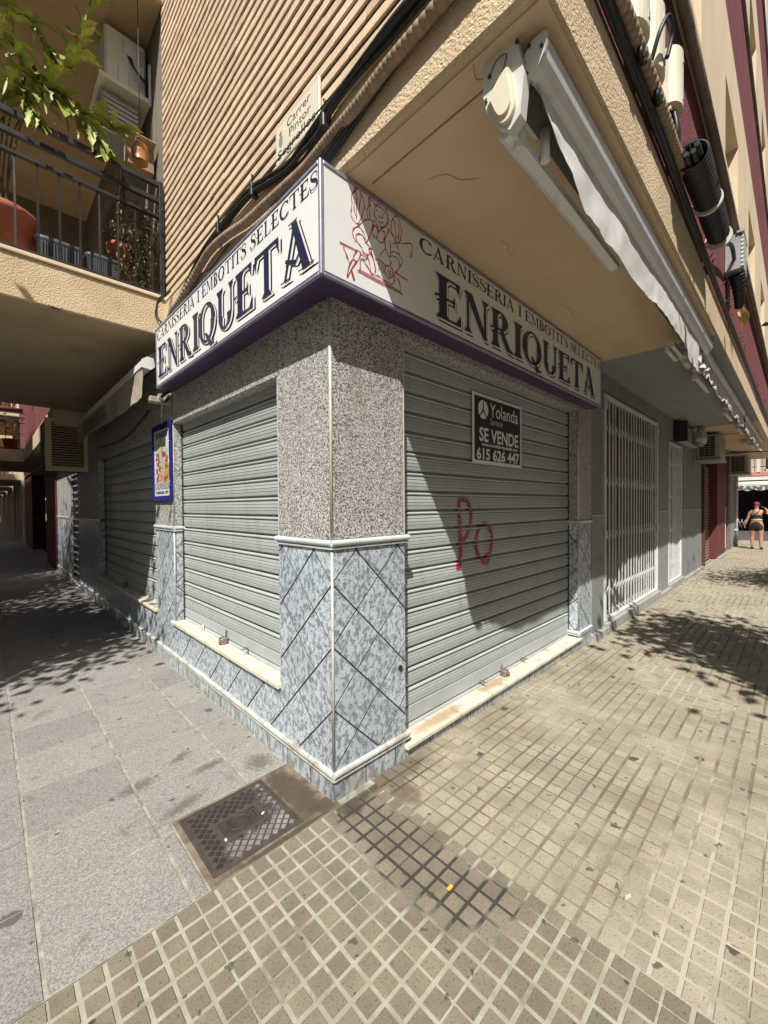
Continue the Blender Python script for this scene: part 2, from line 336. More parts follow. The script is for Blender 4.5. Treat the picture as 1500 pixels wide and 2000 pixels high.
TILE_DIRT = dict(dirt=(.15, .12, .08), dirt_scale=2.1, dirt_lo=.48, dirt_hi=.75, dirt_amt=.6)
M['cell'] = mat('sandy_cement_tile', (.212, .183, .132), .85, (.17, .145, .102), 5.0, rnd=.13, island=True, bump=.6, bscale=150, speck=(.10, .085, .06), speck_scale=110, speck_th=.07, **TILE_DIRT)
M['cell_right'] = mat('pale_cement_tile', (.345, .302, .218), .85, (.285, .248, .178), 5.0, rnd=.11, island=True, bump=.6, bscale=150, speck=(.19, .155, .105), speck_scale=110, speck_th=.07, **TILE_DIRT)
M['groove'] = mat('dusty_tile_groove', (.37, .34, .27), .95, (.29, .26, .20), 9, bump=.3, bscale=150, dirt=(.14, .115, .085), dirt_scale=5.0, dirt_lo=.55, dirt_hi=.7, dirt_amt=.7)
M['groove_right'] = mat('sandy_tile_groove', (.40, .365, .29), .95, (.17, .14, .10), 1.1, lo=.40, hi=.58, bump=.3, bscale=150, dirt=(.13, .105, .075), dirt_scale=2.0, dirt_lo=.5, dirt_hi=.66, dirt_amt=.75)
spill = [(.05, -.50, .17, .47, -4), (.06, -.14, .16, .12, 0), (.14, -.88, .08, .14, 20)]
stain(M['groove'], (.03, .023, .018), spill, .95, .22)
stain(M['cell'], (.10, .075, .05), [(.10, -.07, .24, .10, 0), (.06, -.42, .12, .38, 0)], .2, .5)
stain(M['cell_right'], (.10, .07, .04), [(.42, -.06, .24, .09, 0), (.33, -.2, .08, .12, 0)], .75, .35)
stain(M['groove_right'], (.04, .03, .022), [(.42, -.08, .26, .13, 0), ], .85, .35)
stain(M['groove_right'], (.10, .082, .06), [(1.1, -.75, .9, .35, 8)], .6, .7)
stain(M['slab'], (.10, .08, .06), [(-.45, 1.02, .07, .03, 30), (-.58, .56, .10, .035, 15), (-.12, .62, .07, .07, 0), (-.72, .90, .09, .05, 10), (-.36, .80, .08, .03, 5)], .75, .6, 45, 1.3)
stain(M['concrete'], (.07, .05, .033), [(-.105, .24, .085, .24, 4), (-.02, .03, .10, .05, 0), (-.3, -.02, .3, .015, 0)], .92, .3, 22, .45)
stain(M['cell'], (.05, .036, .024), [(.13, -.05, .17, .05, 0), (.05, -.10, .06, .05, 0)], .8, .35, 14)
stain(M['base_tile'], (.09, .07, .05), [(.0, .0, .09, .09, 0)], .35, .5, 18)
stain(M['iron_worn'], (.03, .024, .022), [(-.48, .37, .26, .12, 0), (-.60, .2, .075, .2, 0), (-.415, .235, .17, .11, 0)], .95, .25, 30)
for k in ('cell', 'cell_right'): gum(M[k], 3.2, .095, .6)
for k in ('cell', 'cell_right', 'groove', 'groove_right', 'slab'): gum(M[k], 9.0, .13, .35, (.055, .045, .035), .75)
gum(M['slab'], 1.7, .07, .5, (.07, .06, .05), .8)
stain(M['marble'], (.29, .18, .08), [(.98, .05, .26, .05, 0), (1.75, .07, .25, .05, 0)], .65, .55, 22)

# ------------------------------------------------------------------ which things the photograph shows, and how large
_inv = cam.matrix_world.inverted()
def seen(p, margin=60):
    q = _inv @ Vector(p); d = -q.z
    if d < .2: return 0
    x = 750 + 795 * q.x / d; y = 1000 - 795 * q.y / d
    return 795 / d if (-margin < x < 1500 + margin and -margin < y < 2000 + margin) else 0

# ------------------------------------------------------------------ the ground
g = MB(); g.add([(-150, -150, -.165), (150, -150, -.165), (150, 150, -.165), (-150, 150, -.165)], [(0, 1, 2, 3)])
g.build('road', M['asphalt'], kind='structure')
b = MB()
b.box(-3.4, .3, -.037, 70, -.30, -.0035)
pav = b.build('pavement', M['joint'], kind='structure')
b = MB()
def slope_sheet(b, x0, x1, y0, y1, dz, mi=0):
    xs = sorted({x0, x1} | {x for x in (.262, 4.262) if x0 < x < x1})
    for a, c in zip(xs, xs[1:]):
        za, zc = gz(a) + dz, gz(c) + dz
        b.add([(a, y0, za), (c, y0, zc), (c, y1, zc), (a, y1, za), (a, y0, -.3), (c, y0, -.3), (c, y1, -.3), (a, y1, -.3)],
              [(0, 1, 2, 3), (0, 4, 5, 1), (1, 5, 6, 2), (2, 6, 7, 3), (3, 7, 4, 0)], mi)
slope_sheet(b, -3.4, .262, -4.3, -.041, -.0065)
slope_sheet(b, .262, 23.0, -4.3, .12, -.0065)
tpav = b.build('tiled_pavement', M['groove_right'], kind='structure')
tpav.data.materials[0] = M['groove_right']
b = MB()
for y in [-.04 + 1.0 * k for k in range(60)]: b.box(-3.58, -3.404, y + .006, y + .994, -.3, -.004, c=.012)
for x in [-3.4 + 1.0 * k for k in range(26)]: b.box(x + .006, x + .994, -4.48, -4.304, -.3, gz(x) - .004, c=.012)
b.build('kerb', M['kerb'], kind='structure')

# granite slabs of the left pavement
COLS = [0.0, -.255, -.738, -1.205, -1.68, -2.15, -2.62, -3.09, -3.4]
ROW0, ROWH = -.037, .4465
slab_meshes = {}
def slab_mesh(w, h):
    k = (round(w, 3), round(h, 3))
    if k not in slab_meshes:
        slab_meshes[k] = MB().box(-w / 2, w / 2, -h / 2, h / 2, -.02, 0, c=.0035).mesh('paving_slab', M['slab'])
    return slab_meshes[k]
far = MB()
for ci in range(len(COLS) - 1):
    xa, xb = COLS[ci + 1], COLS[ci]
    for r in range(110):
        ya = ROW0 + r * ROWH; yb = ya + ROWH
        pieces = [(xa, xb, ya, yb)]
        if ya < .48 and xb > -.70:                 # the cast-iron cover and its mortar bed take the place of these
            if ci == 0 and r == 0: pieces = []
            if ci == 0 and r == 1: pieces = [(xa, xb, .485, yb)]
            if ci == 1 and r == 0: pieces = [(xa, -.672, ya, yb)]
            if ci == 1 and r == 1: pieces = [(xa, xb, .485, yb), (xa, -.672, ya, .485)]
        for (a, c, d, e) in pieces:
            cx, cy = (a + c) / 2, (d + e) / 2
            z = random.uniform(-.0012, .0012)
            w, h = c - a - .012, e - d - .009
            if seen((cx, cy, 0)) > 10: link('paving_slab', slab_mesh(w, h), pav, loc=(cx, cy, z), rot=(random.uniform(-.002, .002), random.uniform(-.002, .002), 0))
            else: far.box(cx - w / 2, cx + w / 2, cy - h / 2, cy + h / 2, -.02, z)
far.build('distant_slabs', M['slab'], pav, kind='stuff')
b = MB(); b.box(-.668, .02, -.035, .481, -.03, -.002)
b.build('mortar_bed', M['concrete'], pav)

# cement tiles with square studs
def tile_mesh(nx, ny, px_, py_, gx, gy, mats, sx=None):
    b = MB(); W, H = nx * px_, ny * py_
    b.add([(-W / 2, -H / 2, -.0045), (W / 2, -H / 2, -.0045), (W / 2, H / 2, -.0045), (-W / 2, H / 2, -.0045)], [(0, 1, 2, 3)], 1)
    rr = random.Random(nx * 31 + ny)
    for i in range(nx):
        for j in range(ny):
            ex0 = gx / 2 * (.55 if i == 0 else 1); ex1 = gx / 2 * (.55 if i == nx - 1 else 1)
            ey0 = gy / 2 * (.55 if j == 0 else 1); ey1 = gy / 2 * (.55 if j == ny - 1 else 1)
            x0 = -W / 2 + i * px_ + ex0; x1 = -W / 2 + (i + 1) * px_ - ex1; y0 = -H / 2 + j * py_ + ey0; y1 = -H / 2 + (j + 1) * py_ - ey1
            z = rr.uniform(-.0007, .0004); c = .0022
            q = [rr.uniform(-.0012, .0012) for _ in range(4)]
            x0 += q[0]; x1 += q[1]; y0 += q[2]; y1 += q[3]
            b.add([(x0, y0, -.0048), (x1, y0, -.0048), (x1, y1, -.0048), (x0, y1, -.0048), (x0 + c, y0 + c, z), (x1 - c, y0 + c, z), (x1 - c, y1 - c, z), (x0 + c, y1 - c, z)],
                  [(4, 5, 6, 7), (0, 1, 5, 4), (1, 2, 6, 5), (2, 3, 7, 6), (3, 0, 4, 7)], 0)
    return b, b.mesh('paving_tile', mats)
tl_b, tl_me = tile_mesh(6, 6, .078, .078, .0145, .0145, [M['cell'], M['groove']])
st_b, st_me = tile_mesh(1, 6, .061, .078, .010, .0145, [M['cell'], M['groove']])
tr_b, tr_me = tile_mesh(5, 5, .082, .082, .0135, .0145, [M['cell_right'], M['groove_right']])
slots = []
for i in range(8):
    for j in range(9):
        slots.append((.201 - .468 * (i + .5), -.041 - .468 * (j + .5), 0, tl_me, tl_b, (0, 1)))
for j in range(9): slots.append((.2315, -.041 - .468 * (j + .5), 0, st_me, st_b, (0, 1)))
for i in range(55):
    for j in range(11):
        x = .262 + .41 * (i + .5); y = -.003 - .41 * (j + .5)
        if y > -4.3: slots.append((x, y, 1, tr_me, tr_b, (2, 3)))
slots.sort(key=lambda s: -seen((s[0], s[1], 0), 120))
rest = MB()
for k, (x, y, side, me, src, mi) in enumerate(slots):
    z = gz(x) if side else 0.0
    tilt = math.atan(.015) if side and x < 4.2 else 0.0
    if k < 300 and seen((x, y, z), 120):
        link('paving_tile', me, tpav, loc=(x, y, z + random.uniform(-.0006, .0006)), rot=(random.uniform(-.0015, .0015), tilt, 0))
    else:
        n = len(rest.v); ta = math.sin(tilt)
        rest.v += [(x + v[0], y + v[1], z + v[2] - ta * v[0]) for v in src.v]
        for f, m_, s_ in zip(src.f, src.mi, src.smooth): rest.f.append([n + q for q in f]); rest.mi.append(mi[m_]); rest.smooth.append(False)
rest.build('distant_tiles', [M['cell'], M['groove'], M['cell_right'], M['groove_right']], tpav, kind='stuff')

# ------------------------------------------------------------------ the corner building
bld = empty('corner_building', (0, 0, 0), 'corner building with closed shop, granite and blue tile walls, tan brick side above', 'building')
class Face:
    def __init__(s, o, U, Nn): s.o = Vector(o); s.U = Vector(U); s.N = Vector(Nn)
    def p(s, u, z, d=0.0): return s.o + s.U * u + s.N * d + Vector((0, 0, z))
FR = Face((0, 0, 0), (1, 0, 0), (0, -1, 0)); FL = Face((0, 0, 0), (0, 1, 0), (-1, 0, 0))
def slabpoly(b, face, poly, d0, d1, ch=.0018, mi=0, side=0):
    """polygon in (u,z) standing from depth d0 to d1 with a chamfered front edge"""
    n = len(poly); cu = sum(p[0] for p in poly) / n; cz = sum(p[1] for p in poly) / n
    def ins(p):
        dx, dz = cu - p[0], cz - p[1]; l = math.hypot(dx, dz) or 1; return (p[0] + dx / l * ch * 1.4, p[1] + dz / l * ch * 1.4)
    vs = [face.p(u, z, d0) for u, z in poly] + [face.p(u, z, d1 - ch) for u, z in poly] + [face.p(*ins(p), d1) for p in poly]
    fs = []
    for i in range(n):
        j = (i + 1) % n
        fs.append((n + i, n + j, 2 * n + j, 2 * n + i))
    fs.append([2 * n + i for i in range(n)])
    b.add(vs, fs, mi)
    b.add(vs[:2 * n], [(i, (i + 1) % n, n + (i + 1) % n, n + i) for i in range(n)], side)
def clip(poly, u0, u1, z0, z1):
    for ax, lim, sg in ((0, u0, 1), (0, u1, -1), (1, z0, 1), (1, z1, -1)):
        out = []
        for i in range(len(poly)):
            a, c = poly[i], poly[(i + 1) % len(poly)]
            ia, ic = sg * (a[ax] - lim) >= 0, sg * (c[ax] - lim) >= 0
            if ia: out.append(a)
            if ia != ic:
                t = (lim - a[ax]) / (c[ax] - a[ax]); out.append((a[0] + (c[0] - a[0]) * t, a[1] + (c[1] - a[1]) * t))
        poly = out
        if len(poly) < 3: return []
    return poly
def area(p): return abs(sum(p[i][0] * p[(i + 1) % len(p)][1] - p[(i + 1) % len(p)][0] * p[i][1] for i in range(len(p)))) / 2
DG = .34
dado = empty('tile_dado', parent=bld)
def diag_tiles(face, u0, u1, z0, z1, ph=0.0, zph=1.183, d1=0.0, parent=dado):
    h = DG / 2 - .0066
    for i in range(int((u0 - ph) / (DG / 2)) - 2, int((u1 - ph) / (DG / 2)) + 3):
        for j in range(-10, 6):
            if (i + j) % 2 == 0: continue
            cu, cz = ph + i * DG / 2, zph + j * DG / 2
            po = clip([(cu - h, cz), (cu, cz - h), (cu + h, cz), (cu, cz + h)], u0, u1, z0, z1)
            if po and area(po) > 2e-4:
                b = MB(); slabpoly(b, face, po, d1 - .02, d1 + random.uniform(-.0008, .0008), .0005, side=1); b.build('tile', [M['dado'], M['grout']], parent)
def base_tiles(face, u0, u1, z0, z1, w=.248, d1=0.0, first=None):
    u = u0
    k = 0
    while u < u1 - .01:
        e = min(u + (first if (first and k == 0) else w), u1)
        b = MB(); slabpoly(b, face, [(u + .0045, z0), (e - .0045, z0), (e - .0045, z1), (u + .0045, z1)], d1 - .02, d1 + random.uniform(-.001, .001), .0008, side=1); b.build('base_tile', [M['base_tile'], M['grout']], dado)
        u = e; k += 1
def trim_run(face, u0, u1, z0, z1, w, m, proj=.020, first=None):
    """rounded ceramic dado rail in separate lengths"""
    h = z1 - z0; u = u0; k = 0
    prof = [(-.012, z0), (.010, z0), (.012, z0 + h * .05), (.012, z0 + h * .20), (.002, z0 + h * .24), (.001, z0 + h * .30)] + \
           [(.003 + (proj - .003) * math.sin(a), z0 + h * .66 - h * .34 * math.cos(a)) for a in [math.pi * t / 11 for t in range(1, 11)]] + [(.001, z1), (-.012, z1)]
    while u < u1 - .004:
        e = min(u + (first if (first and k == 0) else w), u1)
        n = len(prof); vs = [face.p(t, z, d) for t in (u + .0015, e - .0015) for d, z in prof]
        b = MB(); b.add(vs, [(i, (i + 1) % n, n + (i + 1) % n, n + i) for i in range(n)] + [list(range(n))[::-1], [n + i for i in range(n)]], 0, False)
        b.build('trim_piece', m, dado); u = e; k += 1

# wall cores (faces 7 mm behind the tile faces)
wl_ = MB()
r0 = .007
for (ya, yb) in ((r0, .545), (2.545, 3.125), (6.205, 8.175), (9.265, 11.55)): wl_.box(r0, .24, ya, yb, -.2, 3.27)
wl_.box(r0, .24, .545, 2.545, -.2, .445); wl_.box(r0, .24, 3.125, 6.205, -.2, .465); wl_.box(r0, .30, 8.175, 9.265, -.2, .05)
wl_.box(r0, .30, .545, 2.545, 2.42, 3.27); wl_.box(r0, .30, 3.125, 6.205, 2.38, 3.27); wl_.box(r0, .30, 8.175, 9.265, 2.28, 3.27)
wl_.box(.24, .568, r0, .26, -.2, 3.27); wl_.box(3.486, 3.862, r0, .26, -.2, 3.27)
wl_.box(.568, 3.486, r0, .30, -.2, .043); wl_.box(.568, 3.486, r0, .30, 2.662, 3.27)
wl_.build('wall', M['grout'], bld)
wl_ = MB(); wl_.box(.45, .5, .6, 11.5, -.2, 3.2); wl_.box(.5, 12, .45, .5, -.2, 3.2)
wl_.build('inner_wall', M['dark'], bld)

# blue diagonal tiles: pillar, below the windows, further pillars
ZB, ZT = .166, 1.366
diag_tiles(FR, .009, .573, ZB, ZT); diag_tiles(FL, .009, .55, ZB, ZT)
diag_tiles(FL, .55, 2.54, ZB, .442); diag_tiles(FL, 2.54, 3.13, ZB, ZT, ph=.05); diag_tiles(FL, 3.13, 6.2, ZB, .462, ph=.05)
diag_tiles(FL, 6.2, 8.18, ZB, ZT, ph=.1); diag_tiles(FL, 9.26, 11.5, ZB, ZT, ph=.1)
diag_tiles(FR, 3.490, 3.866, .16, ZT, ph=3.48)
FV1 = Face((0, 2.54, 0), (1, 0, 0), (0, -1, 0)); diag_tiles(FV1, .009, .105, .485, ZT)
FV2 = Face((0, 6.2, 0), (1, 0, 0), (0, -1, 0)); diag_tiles(FV2, .009, .105, .5, ZT)
FV3 = Face((3.479, 0, 0), (0, 1, 0), (-1, 0, 0)); diag_tiles(FV3, .009, .135, .16, ZT, ph=.04)
base_tiles(FR, 0, .573, -.08, .112, .243, first=.233); base_tiles(FR, .573, 3.479, -.10, .046, .243); base_tiles(FR, 3.486, 3.868, -.12, .10, .2)
base_tiles(FL, 0, 8.18, -.03, .112, .25, first=.224); base_tiles(FL, 9.26, 11.5, -.03, .112, .25)
trim_run(FR, -.006, .60, .112, .165, .243, M['trim_dirty'], first=.24); trim_run(FL, -.006, 8.18, .112, .165, .262, M['trim_dirty'], first=.23); trim_run(FL, 9.26, 11.5, .112, .165, .262, M['trim_dirty'])
trim_run(FR, -.012, .605, 1.366, 1.418, .22, M['trim'], .024, first=.235); trim_run(FL, -.012, .572, 1.366, 1.418, .19, M['trim'], .024, first=.20)
trim_run(FL, 2.525, 3.15, 1.366, 1.418, .2, M['trim'], .022); trim_run(FL, 6.2, 8.18, 1.366, 1.418, .25, M['trim'], .022); trim_run(FL, 9.26, 11.5, 1.366, 1.418, .25, M['trim'], .022)
trim_run(FV1, .0, .105, 1.366, 1.418, .2, M['trim'], .018); trim_run(FV3, .0, .13, 1.366, 1.418, .2, M['trim'], .018)
trim_run(FR, 3.472, 3.868, 1.366, 1.418, .2, M['trim'], .022); trim_run(FR, 3.472, 3.868, .10, .155, .2, M['trim'], .02); trim_run(FV3, 0, .13, .10, .155, .07, M['trim'], .018)
b = MB(); b.tube([(.523, -.0035, .585), (.523, .0, .585)], .014, 12); b.build('drain_hole', M['ink'], bld)
b = MB(); b.tube([(.523, -.008, .585), (.523, -.002, .585)], .017, 12, cap=False); b.build('drain_ring', M['cable'], bld)
# beads at the edges
for (x, y, za, zb) in ((0, 0, .165, 1.366), (0, 0, 1.418, 2.72), (0, 2.54, .48, 1.366), (0, 2.54, 1.418, 2.41), (3.479, 0, .155, 1.366), (3.479, 0, 1.418, 2.66), (0, 6.2, .5, 1.366)):
    b = MB(); b.tube([(x + .004, y + .004, za), (x + .004, y + .004, zb)], .0085, 10); b.build('edge_bead', M['bead'] if za > 1 else M['trim_dirty'], bld)
for (x, y, za, zb) in ((.572, .004, 1.418, 2.656), (.004, .548, 1.418, 2.414), (3.866, .004, .1, 2.7)):
    b = MB(); b.box(x - .003, x + .003, y - .006, y + .006, za, zb); b.build('edge_bead', M['bead'], bld)
# granite panels above
def panel(face, u0, u1, z0, z1, m=M['granite'], name='granite_panel', d1=0.0):
    b = MB(); slabpoly(b, face, [(u0 + .0012, z0 + .0012), (u1 - .0012, z0 + .0012), (u1 - .0012, z1 - .0012), (u0 + .0012, z1 - .0012)], d1 - .03, d1, .0015); b.build(name, m, bld)
panel(FR, .006, .568, 1.418, 3.0); panel(FR, .57, 2.05, 2.660, 3.0); panel(FR, 2.05, 3.479, 2.660, 3.0); panel(FR, 3.488, 3.862, 1.418, 3.2)
panel(FL, .006, .544, 1.418, 3.0); panel(FL, .55, 1.55, 2.418, 3.0); panel(FL, 1.55, 2.54, 2.418, 3.0); panel(FL, 2.55, 3.125, 1.418, 3.26)
panel(FL, 3.13, 4.7, 2.378, 3.26); panel(FL, 4.7, 6.2, 2.378, 3.26); panel(FL, 6.2, 8.175, 1.418, 3.26); panel(FL, 8.18, 9.26, 2.28, 3.26); panel(FL, 9.265, 11.5, 1.418, 3.26)
panel(FV1, .006, .13, 1.418, 2.412); panel(FV3, .006, .15, 1.418, 2.66); panel(FV2, .006, .13, 1.418, 2.37)
# soffits of the openings
b = MB(); b.box(.012, .14, .55, 2.54, 2.4165, 2.42); b.box(.012, .14, 3.13, 6.2, 2.3765, 2.38); b.box(.57, 3.479, .012, .16, 2.6585, 2.662); b.build('soffit', M['granite'], bld)
b = MB(); b.tube([(.004, 2.86, 2.43), (-.002, 2.868, 2.55), (-.001, 2.852, 2.63), (.002, 2.86, 2.74)], .011, 6); b.build('mortar_smear', M['bead'], bld)

# marble sills
def sill(x0, x1, y0, y1, z0, z1, joint=None, axis=0):
    cuts = [x0 if axis == 0 else y0] + ([joint] if joint else []) + [x1 if axis == 0 else y1]
    for a, c in zip(cuts, cuts[1:]):
        b = MB()
        if axis == 0: b.box(a + .001, c - .001, y0, y1, z0, z1, c=.004)
        else: b.box(x0, x1, a + .001, c - .001, z0, z1, c=.004)
        b.build('window_sill', M['marble'], bld)
sill(.56, 3.515, -.028, .16, .052, .080, joint=2.05)
sill(-.028, .14, .535, 2.60, .452, .482, axis=1); sill(-.028, .14, 3.11, 6.23, .472, .502, axis=1)
sill(-.02, .14, 8.18, 9.26, .05, .08, axis=1)

# ------------------------------------------------------------------ roller shutters of pressed slats
PITCH = .1345
def slat_prof():
    pr = [(.0, -.004), (.0075, .0)]
    f0, f1 = .002, .090
    for k, t in enumerate((.24, .50, .76)):
        z = f0 + (f1 - f0) * t; bulge = .0075 + .0035 * math.sin(math.pi * t)
        pr += [(bulge, z - .0034), (bulge - .0042, z - .0010), (bulge - .0042, z + .0006), (bulge + .0006, z + .0024)]
    pr += [(.0085, .0885), (-.003, .0905), (-.003, .0935)]
    for t in range(0, 7):
        a = math.pi * (t / 6.0); pr.append((.0 + .0155 * math.sin(a), .1040 - .0100 * math.cos(a)))
    pr += [(-.002, .1145), (-.017, .1165), (-.017, PITCH - .0016), (-.004, PITCH)]
    return pr
SP = slat_prof()
def slat_depth(z):
    z = z % PITCH
    for (d0, z0), (d1, z1) in zip(SP, SP[1:]):
        if z0 <= z <= z1 and z1 > z0: return d0 + (d1 - d0) * (z - z0) / (z1 - z0)
    return .008
def slat_mesh(length):
    n = len(SP); vs = [(t, -d, z) for t in (0, length) for d, z in SP]
    b = MB(); b.add(vs, [(i, n + i, n + i + 1, i + 1) for i in range(n - 1)])
    for i, (p, q) in enumerate(zip(SP, SP[1:])): b.smooth[i] = .0938 < p[1] < .1138
    b.box(0, length, .0175, .0185, -.003, PITCH - .004)
    return b.mesh('slat', M['shutter'])
def shutter(origin, length, z0, ztop, ang, bar_h=.15, label=None):
    """origin: where the slats start, on the shutter plane; ang turns the local x axis"""
    sh = empty('roller_shutter', origin, parent=bld)
    if label: sh['label'] = label
    me = slat_mesh(length)
    rm = Matrix.Rotation(ang, 3, 'Z')
    z = z0 + bar_h; k = 0
    while z < ztop:
        o = link('slat', me, loc=(0, 0, z), rot=(random.uniform(-.004, .004), 0, ang)); o.parent = sh
        z += PITCH
    def lb(fn, name, m):
        b = MB(); fn(b); b.v = [tuple(rm @ Vector(v)) for v in b.v]; o = link(name, b.mesh(name, m)); o.parent = sh; return o
    lb(lambda b: b.box(0, length, -.012, .010, z0 + .036, z0 + bar_h - .008, c=.002), 'bottom_bar', M['shutter_bar'])
    lb(lambda b: b.prism([(-.014, z0), (-.014, z0 + .010), (-.004, z0 + .026), (.012, z0 + .026), (.012, z0)], 0, 0, length), 'bottom_angle', M['shutter_bar'])
    lb(lambda b: b.box(-.012, .006, -.022, .02, z0, ztop + .05), 'guide_rail', M['rail_dark']); lb(lambda b: b.box(length - .006, length + .012, -.022, .02, z0, ztop + .05), 'guide_rail', M['rail_dark'])
    lb(lambda b: b.box(-.01, length + .01, .020, .03, z0, ztop + .2), 'backing', M['rail_dark'])
    def lock(b, u):
        b.box(u - .030, u + .030, -.075, -.014, z0, z0 + .055, c=.008); b.tube([(u + .012, -.076, z0 + .022), (u + .012, -.086, z0 + .022)], .016, 12)
        b.tube([(u - .005, -.02, z0 + .05), (u - .002, -.022, z0 + .085), (u + .004, -.024, z0 + .11)], .006, 6)
    return sh, lb, lock, rm
shr, lbr, lk, _ = shutter((.575, .128, 0), 2.904, .081, 2.66, 0.0)
lbr(lambda b: lk(b, 1.385), 'floor_lock', M['padlock'])
def bolt(b, u, z0): b.tube([(u, -.013, z0 + .045), (u + .004, -.075, z0 + .05)], .005, 6); b.tube([(u - .03, -.02, z0 + .05), (u + .004, -.024, z0 + .046), (u + .035, -.03, z0 + .02)], .004, 6)
lbr(lambda b: bolt(b, 1.05, .081), 'bolt', M['padlock']); lbr(lambda b: bolt(b, 1.77, .081), 'bolt', mat('red_oxide_bolt', (.2, .06, .05), .6))
shl, lbl, lk, _ = shutter((.100, 2.532, 0), 1.974, .483, 2.41, R(-90), .125)
lbl(lambda b: lk(b, .99), 'floor_lock', M['padlock']); lbl(lambda b: bolt(b, 1.36, .483), 'bolt', M['padlock']); lbl(lambda b: bolt(b, .5, .483), 'bolt', M['white_metal'])
shm, lbm, lk, _ = shutter((.100, 6.19, 0), 3.05, .503, 2.37, R(-90), .125)
lbm(lambda b: lk(b, 1.35), 'floor_lock', M['padlock'])
# red spray paint following the slats
GP = [[(1.329, 1.643), (1.334, 1.466), (1.346, 1.304), (1.341, 1.184), (1.313, 1.094)],
      [(1.322, 1.639), (1.391, 1.647), (1.448, 1.623), (1.491, 1.544), (1.483, 1.444), (1.424, 1.348), (1.353, 1.312)],
      [(1.689, 1.441), (1.602, 1.397), (1.563, 1.289), (1.585, 1.203), (1.678, 1.125), (1.756, 1.131), (1.801, 1.228), (1.814, 1.334), (1.761, 1.412), (1.689, 1.441)],
      [(1.322, 1.165), (1.320, 1.09)], [(1.69, 1.16), (1.77, 1.165)]]
GW = [.034, .028, .030, .042, .036]
spray = bpy.data.materials.new('red_spray_paint'); spray.use_nodes = True
_n = spray.node_tree.nodes; _l = spray.node_tree.links; _b = _n['Principled BSDF']; _b.inputs['Base Color'].default_value = (.38, .025, .045, 1); _b.inputs['Roughness'].default_value = .55
_at = _n.new('ShaderNodeAttribute'); _at.attribute_name = 'edge'; _geo = _n.new('ShaderNodeNewGeometry')
_no = _n.new('ShaderNodeTexNoise'); _no.inputs['Scale'].default_value = 55; _no.inputs['Detail'].default_value = 6; _l.new(_geo.outputs['Position'], _no.inputs['Vector'])
_ad = _n.new('ShaderNodeMath'); _ad.operation = 'MULTIPLY_ADD'; _l.new(_no.outputs['Fac'], _ad.inputs[0]); _ad.inputs[1].default_value = .9; _l.new(_at.outputs['Fac'], _ad.inputs[2])
_mr = _n.new('ShaderNodeMapRange'); _l.new(_ad.outputs[0], _mr.inputs['Value']); _mr.inputs['From Min'].default_value = .55; _mr.inputs['From Max'].default_value = .95; _mr.inputs['To Max'].default_value = .9
_l.new(_mr.outputs[0], _b.inputs['Alpha'])
gb = MB(); edge = []
for ln, w in zip(GP, GW):
    pts = [p for p in smooth_path([(a, 0, c) for a, c in ln], 24)]
    rows = []
    for i, p in enumerate(pts):
        t = pts[min(i + 1, len(pts) - 1)] - pts[max(i - 1, 0)]; t.normalize(); nrm = Vector((-t.z, 0, t.x))
        row = []
        for k in range(-3, 4):
            q = p + nrm * (w * k / 3); dz = q.z - (.081 + .15)
            row.append((q.x, .128 - slat_depth(dz) - .0012 - .00003 * GP.index(ln) * 8, q.z)); edge.append(max(0.0, 1 - abs(k) / 3) * (1 if 1 < i < len(pts) - 2 else .3))
        rows.append(row)
    nb = len(gb.v)
    gb.add([v for r in rows for v in r], [(i * 7 + k, i * 7 + k + 1, (i + 1) * 7 + k + 1, (i + 1) * 7 + k) for i in range(len(rows) - 1) for k in range(6)])
gr = gb.build('graffiti', spray, shr)
at = gr.data.attributes.new('edge', 'FLOAT', 'POINT'); at.data.foreach_set('value', edge)
# ------------------------------------------------------------------ upper floors of the corner building
OV = -1.17                                   # front of the overhang on the right street
def cuts(b, x0, x1, y0, y1, z0, z1, n=1): b.box(x0, x1, y0, y1, z0, z1)
b = MB(); b.box(-.03, 19.6, OV, 2.62, 3.27, 3.60, c=.012); b.build('floor_slab', M['stucco'], bld)
b = MB(); b.box(.012, 3.86, OV + .012, .0, 3.262, 3.272); b.build('ceiling', M['ceiling'], bld)
b = MB(); b.box(3.86, 9.95, OV + .012, .0, 3.260, 3.272); b.build('grey_ceiling', M['grey_ceiling'], bld)
b = MB(); b.box(9.95, 19.6, OV + .012, .0, 3.262, 3.272); b.build('ceiling', M['ceiling'], bld)
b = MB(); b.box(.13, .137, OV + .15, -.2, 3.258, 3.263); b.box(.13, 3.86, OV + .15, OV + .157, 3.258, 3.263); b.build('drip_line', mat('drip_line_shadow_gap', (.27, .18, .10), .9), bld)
ck = mat('ceiling_crack', (.16, .11, .065), .9)
for pts in ([(1.02, -.42), (1.10, -.44), (1.16, -.40), (1.22, -.41)], [(.32, -.42), (.36, -.50), (.44, -.53), (.50, -.60)], [(2.1, -.35), (2.3, -.38), (2.42, -.33), (2.6, -.36)], [(.02, -.88), (.08, -.86), (.11, -.92)]):
    b = MB(); pp = smooth_path([(x, y, 3.2605) for x, y in pts], 5)
    b.add([(p.x, p.y - .0015, p.z) for p in pp] + [(p.x + .001, p.y + .0015, p.z) for p in pp], [(i, i + 1, len(pp) + i + 1, len(pp) + i) for i in range(len(pp) - 1)]); b.build('crack', ck, bld)
b = MB(); b.box(3.86, 9.95, OV + .20, OV + .208, 3.254, 3.261); b.build('drip_line', M['grey_ceiling'], bld)
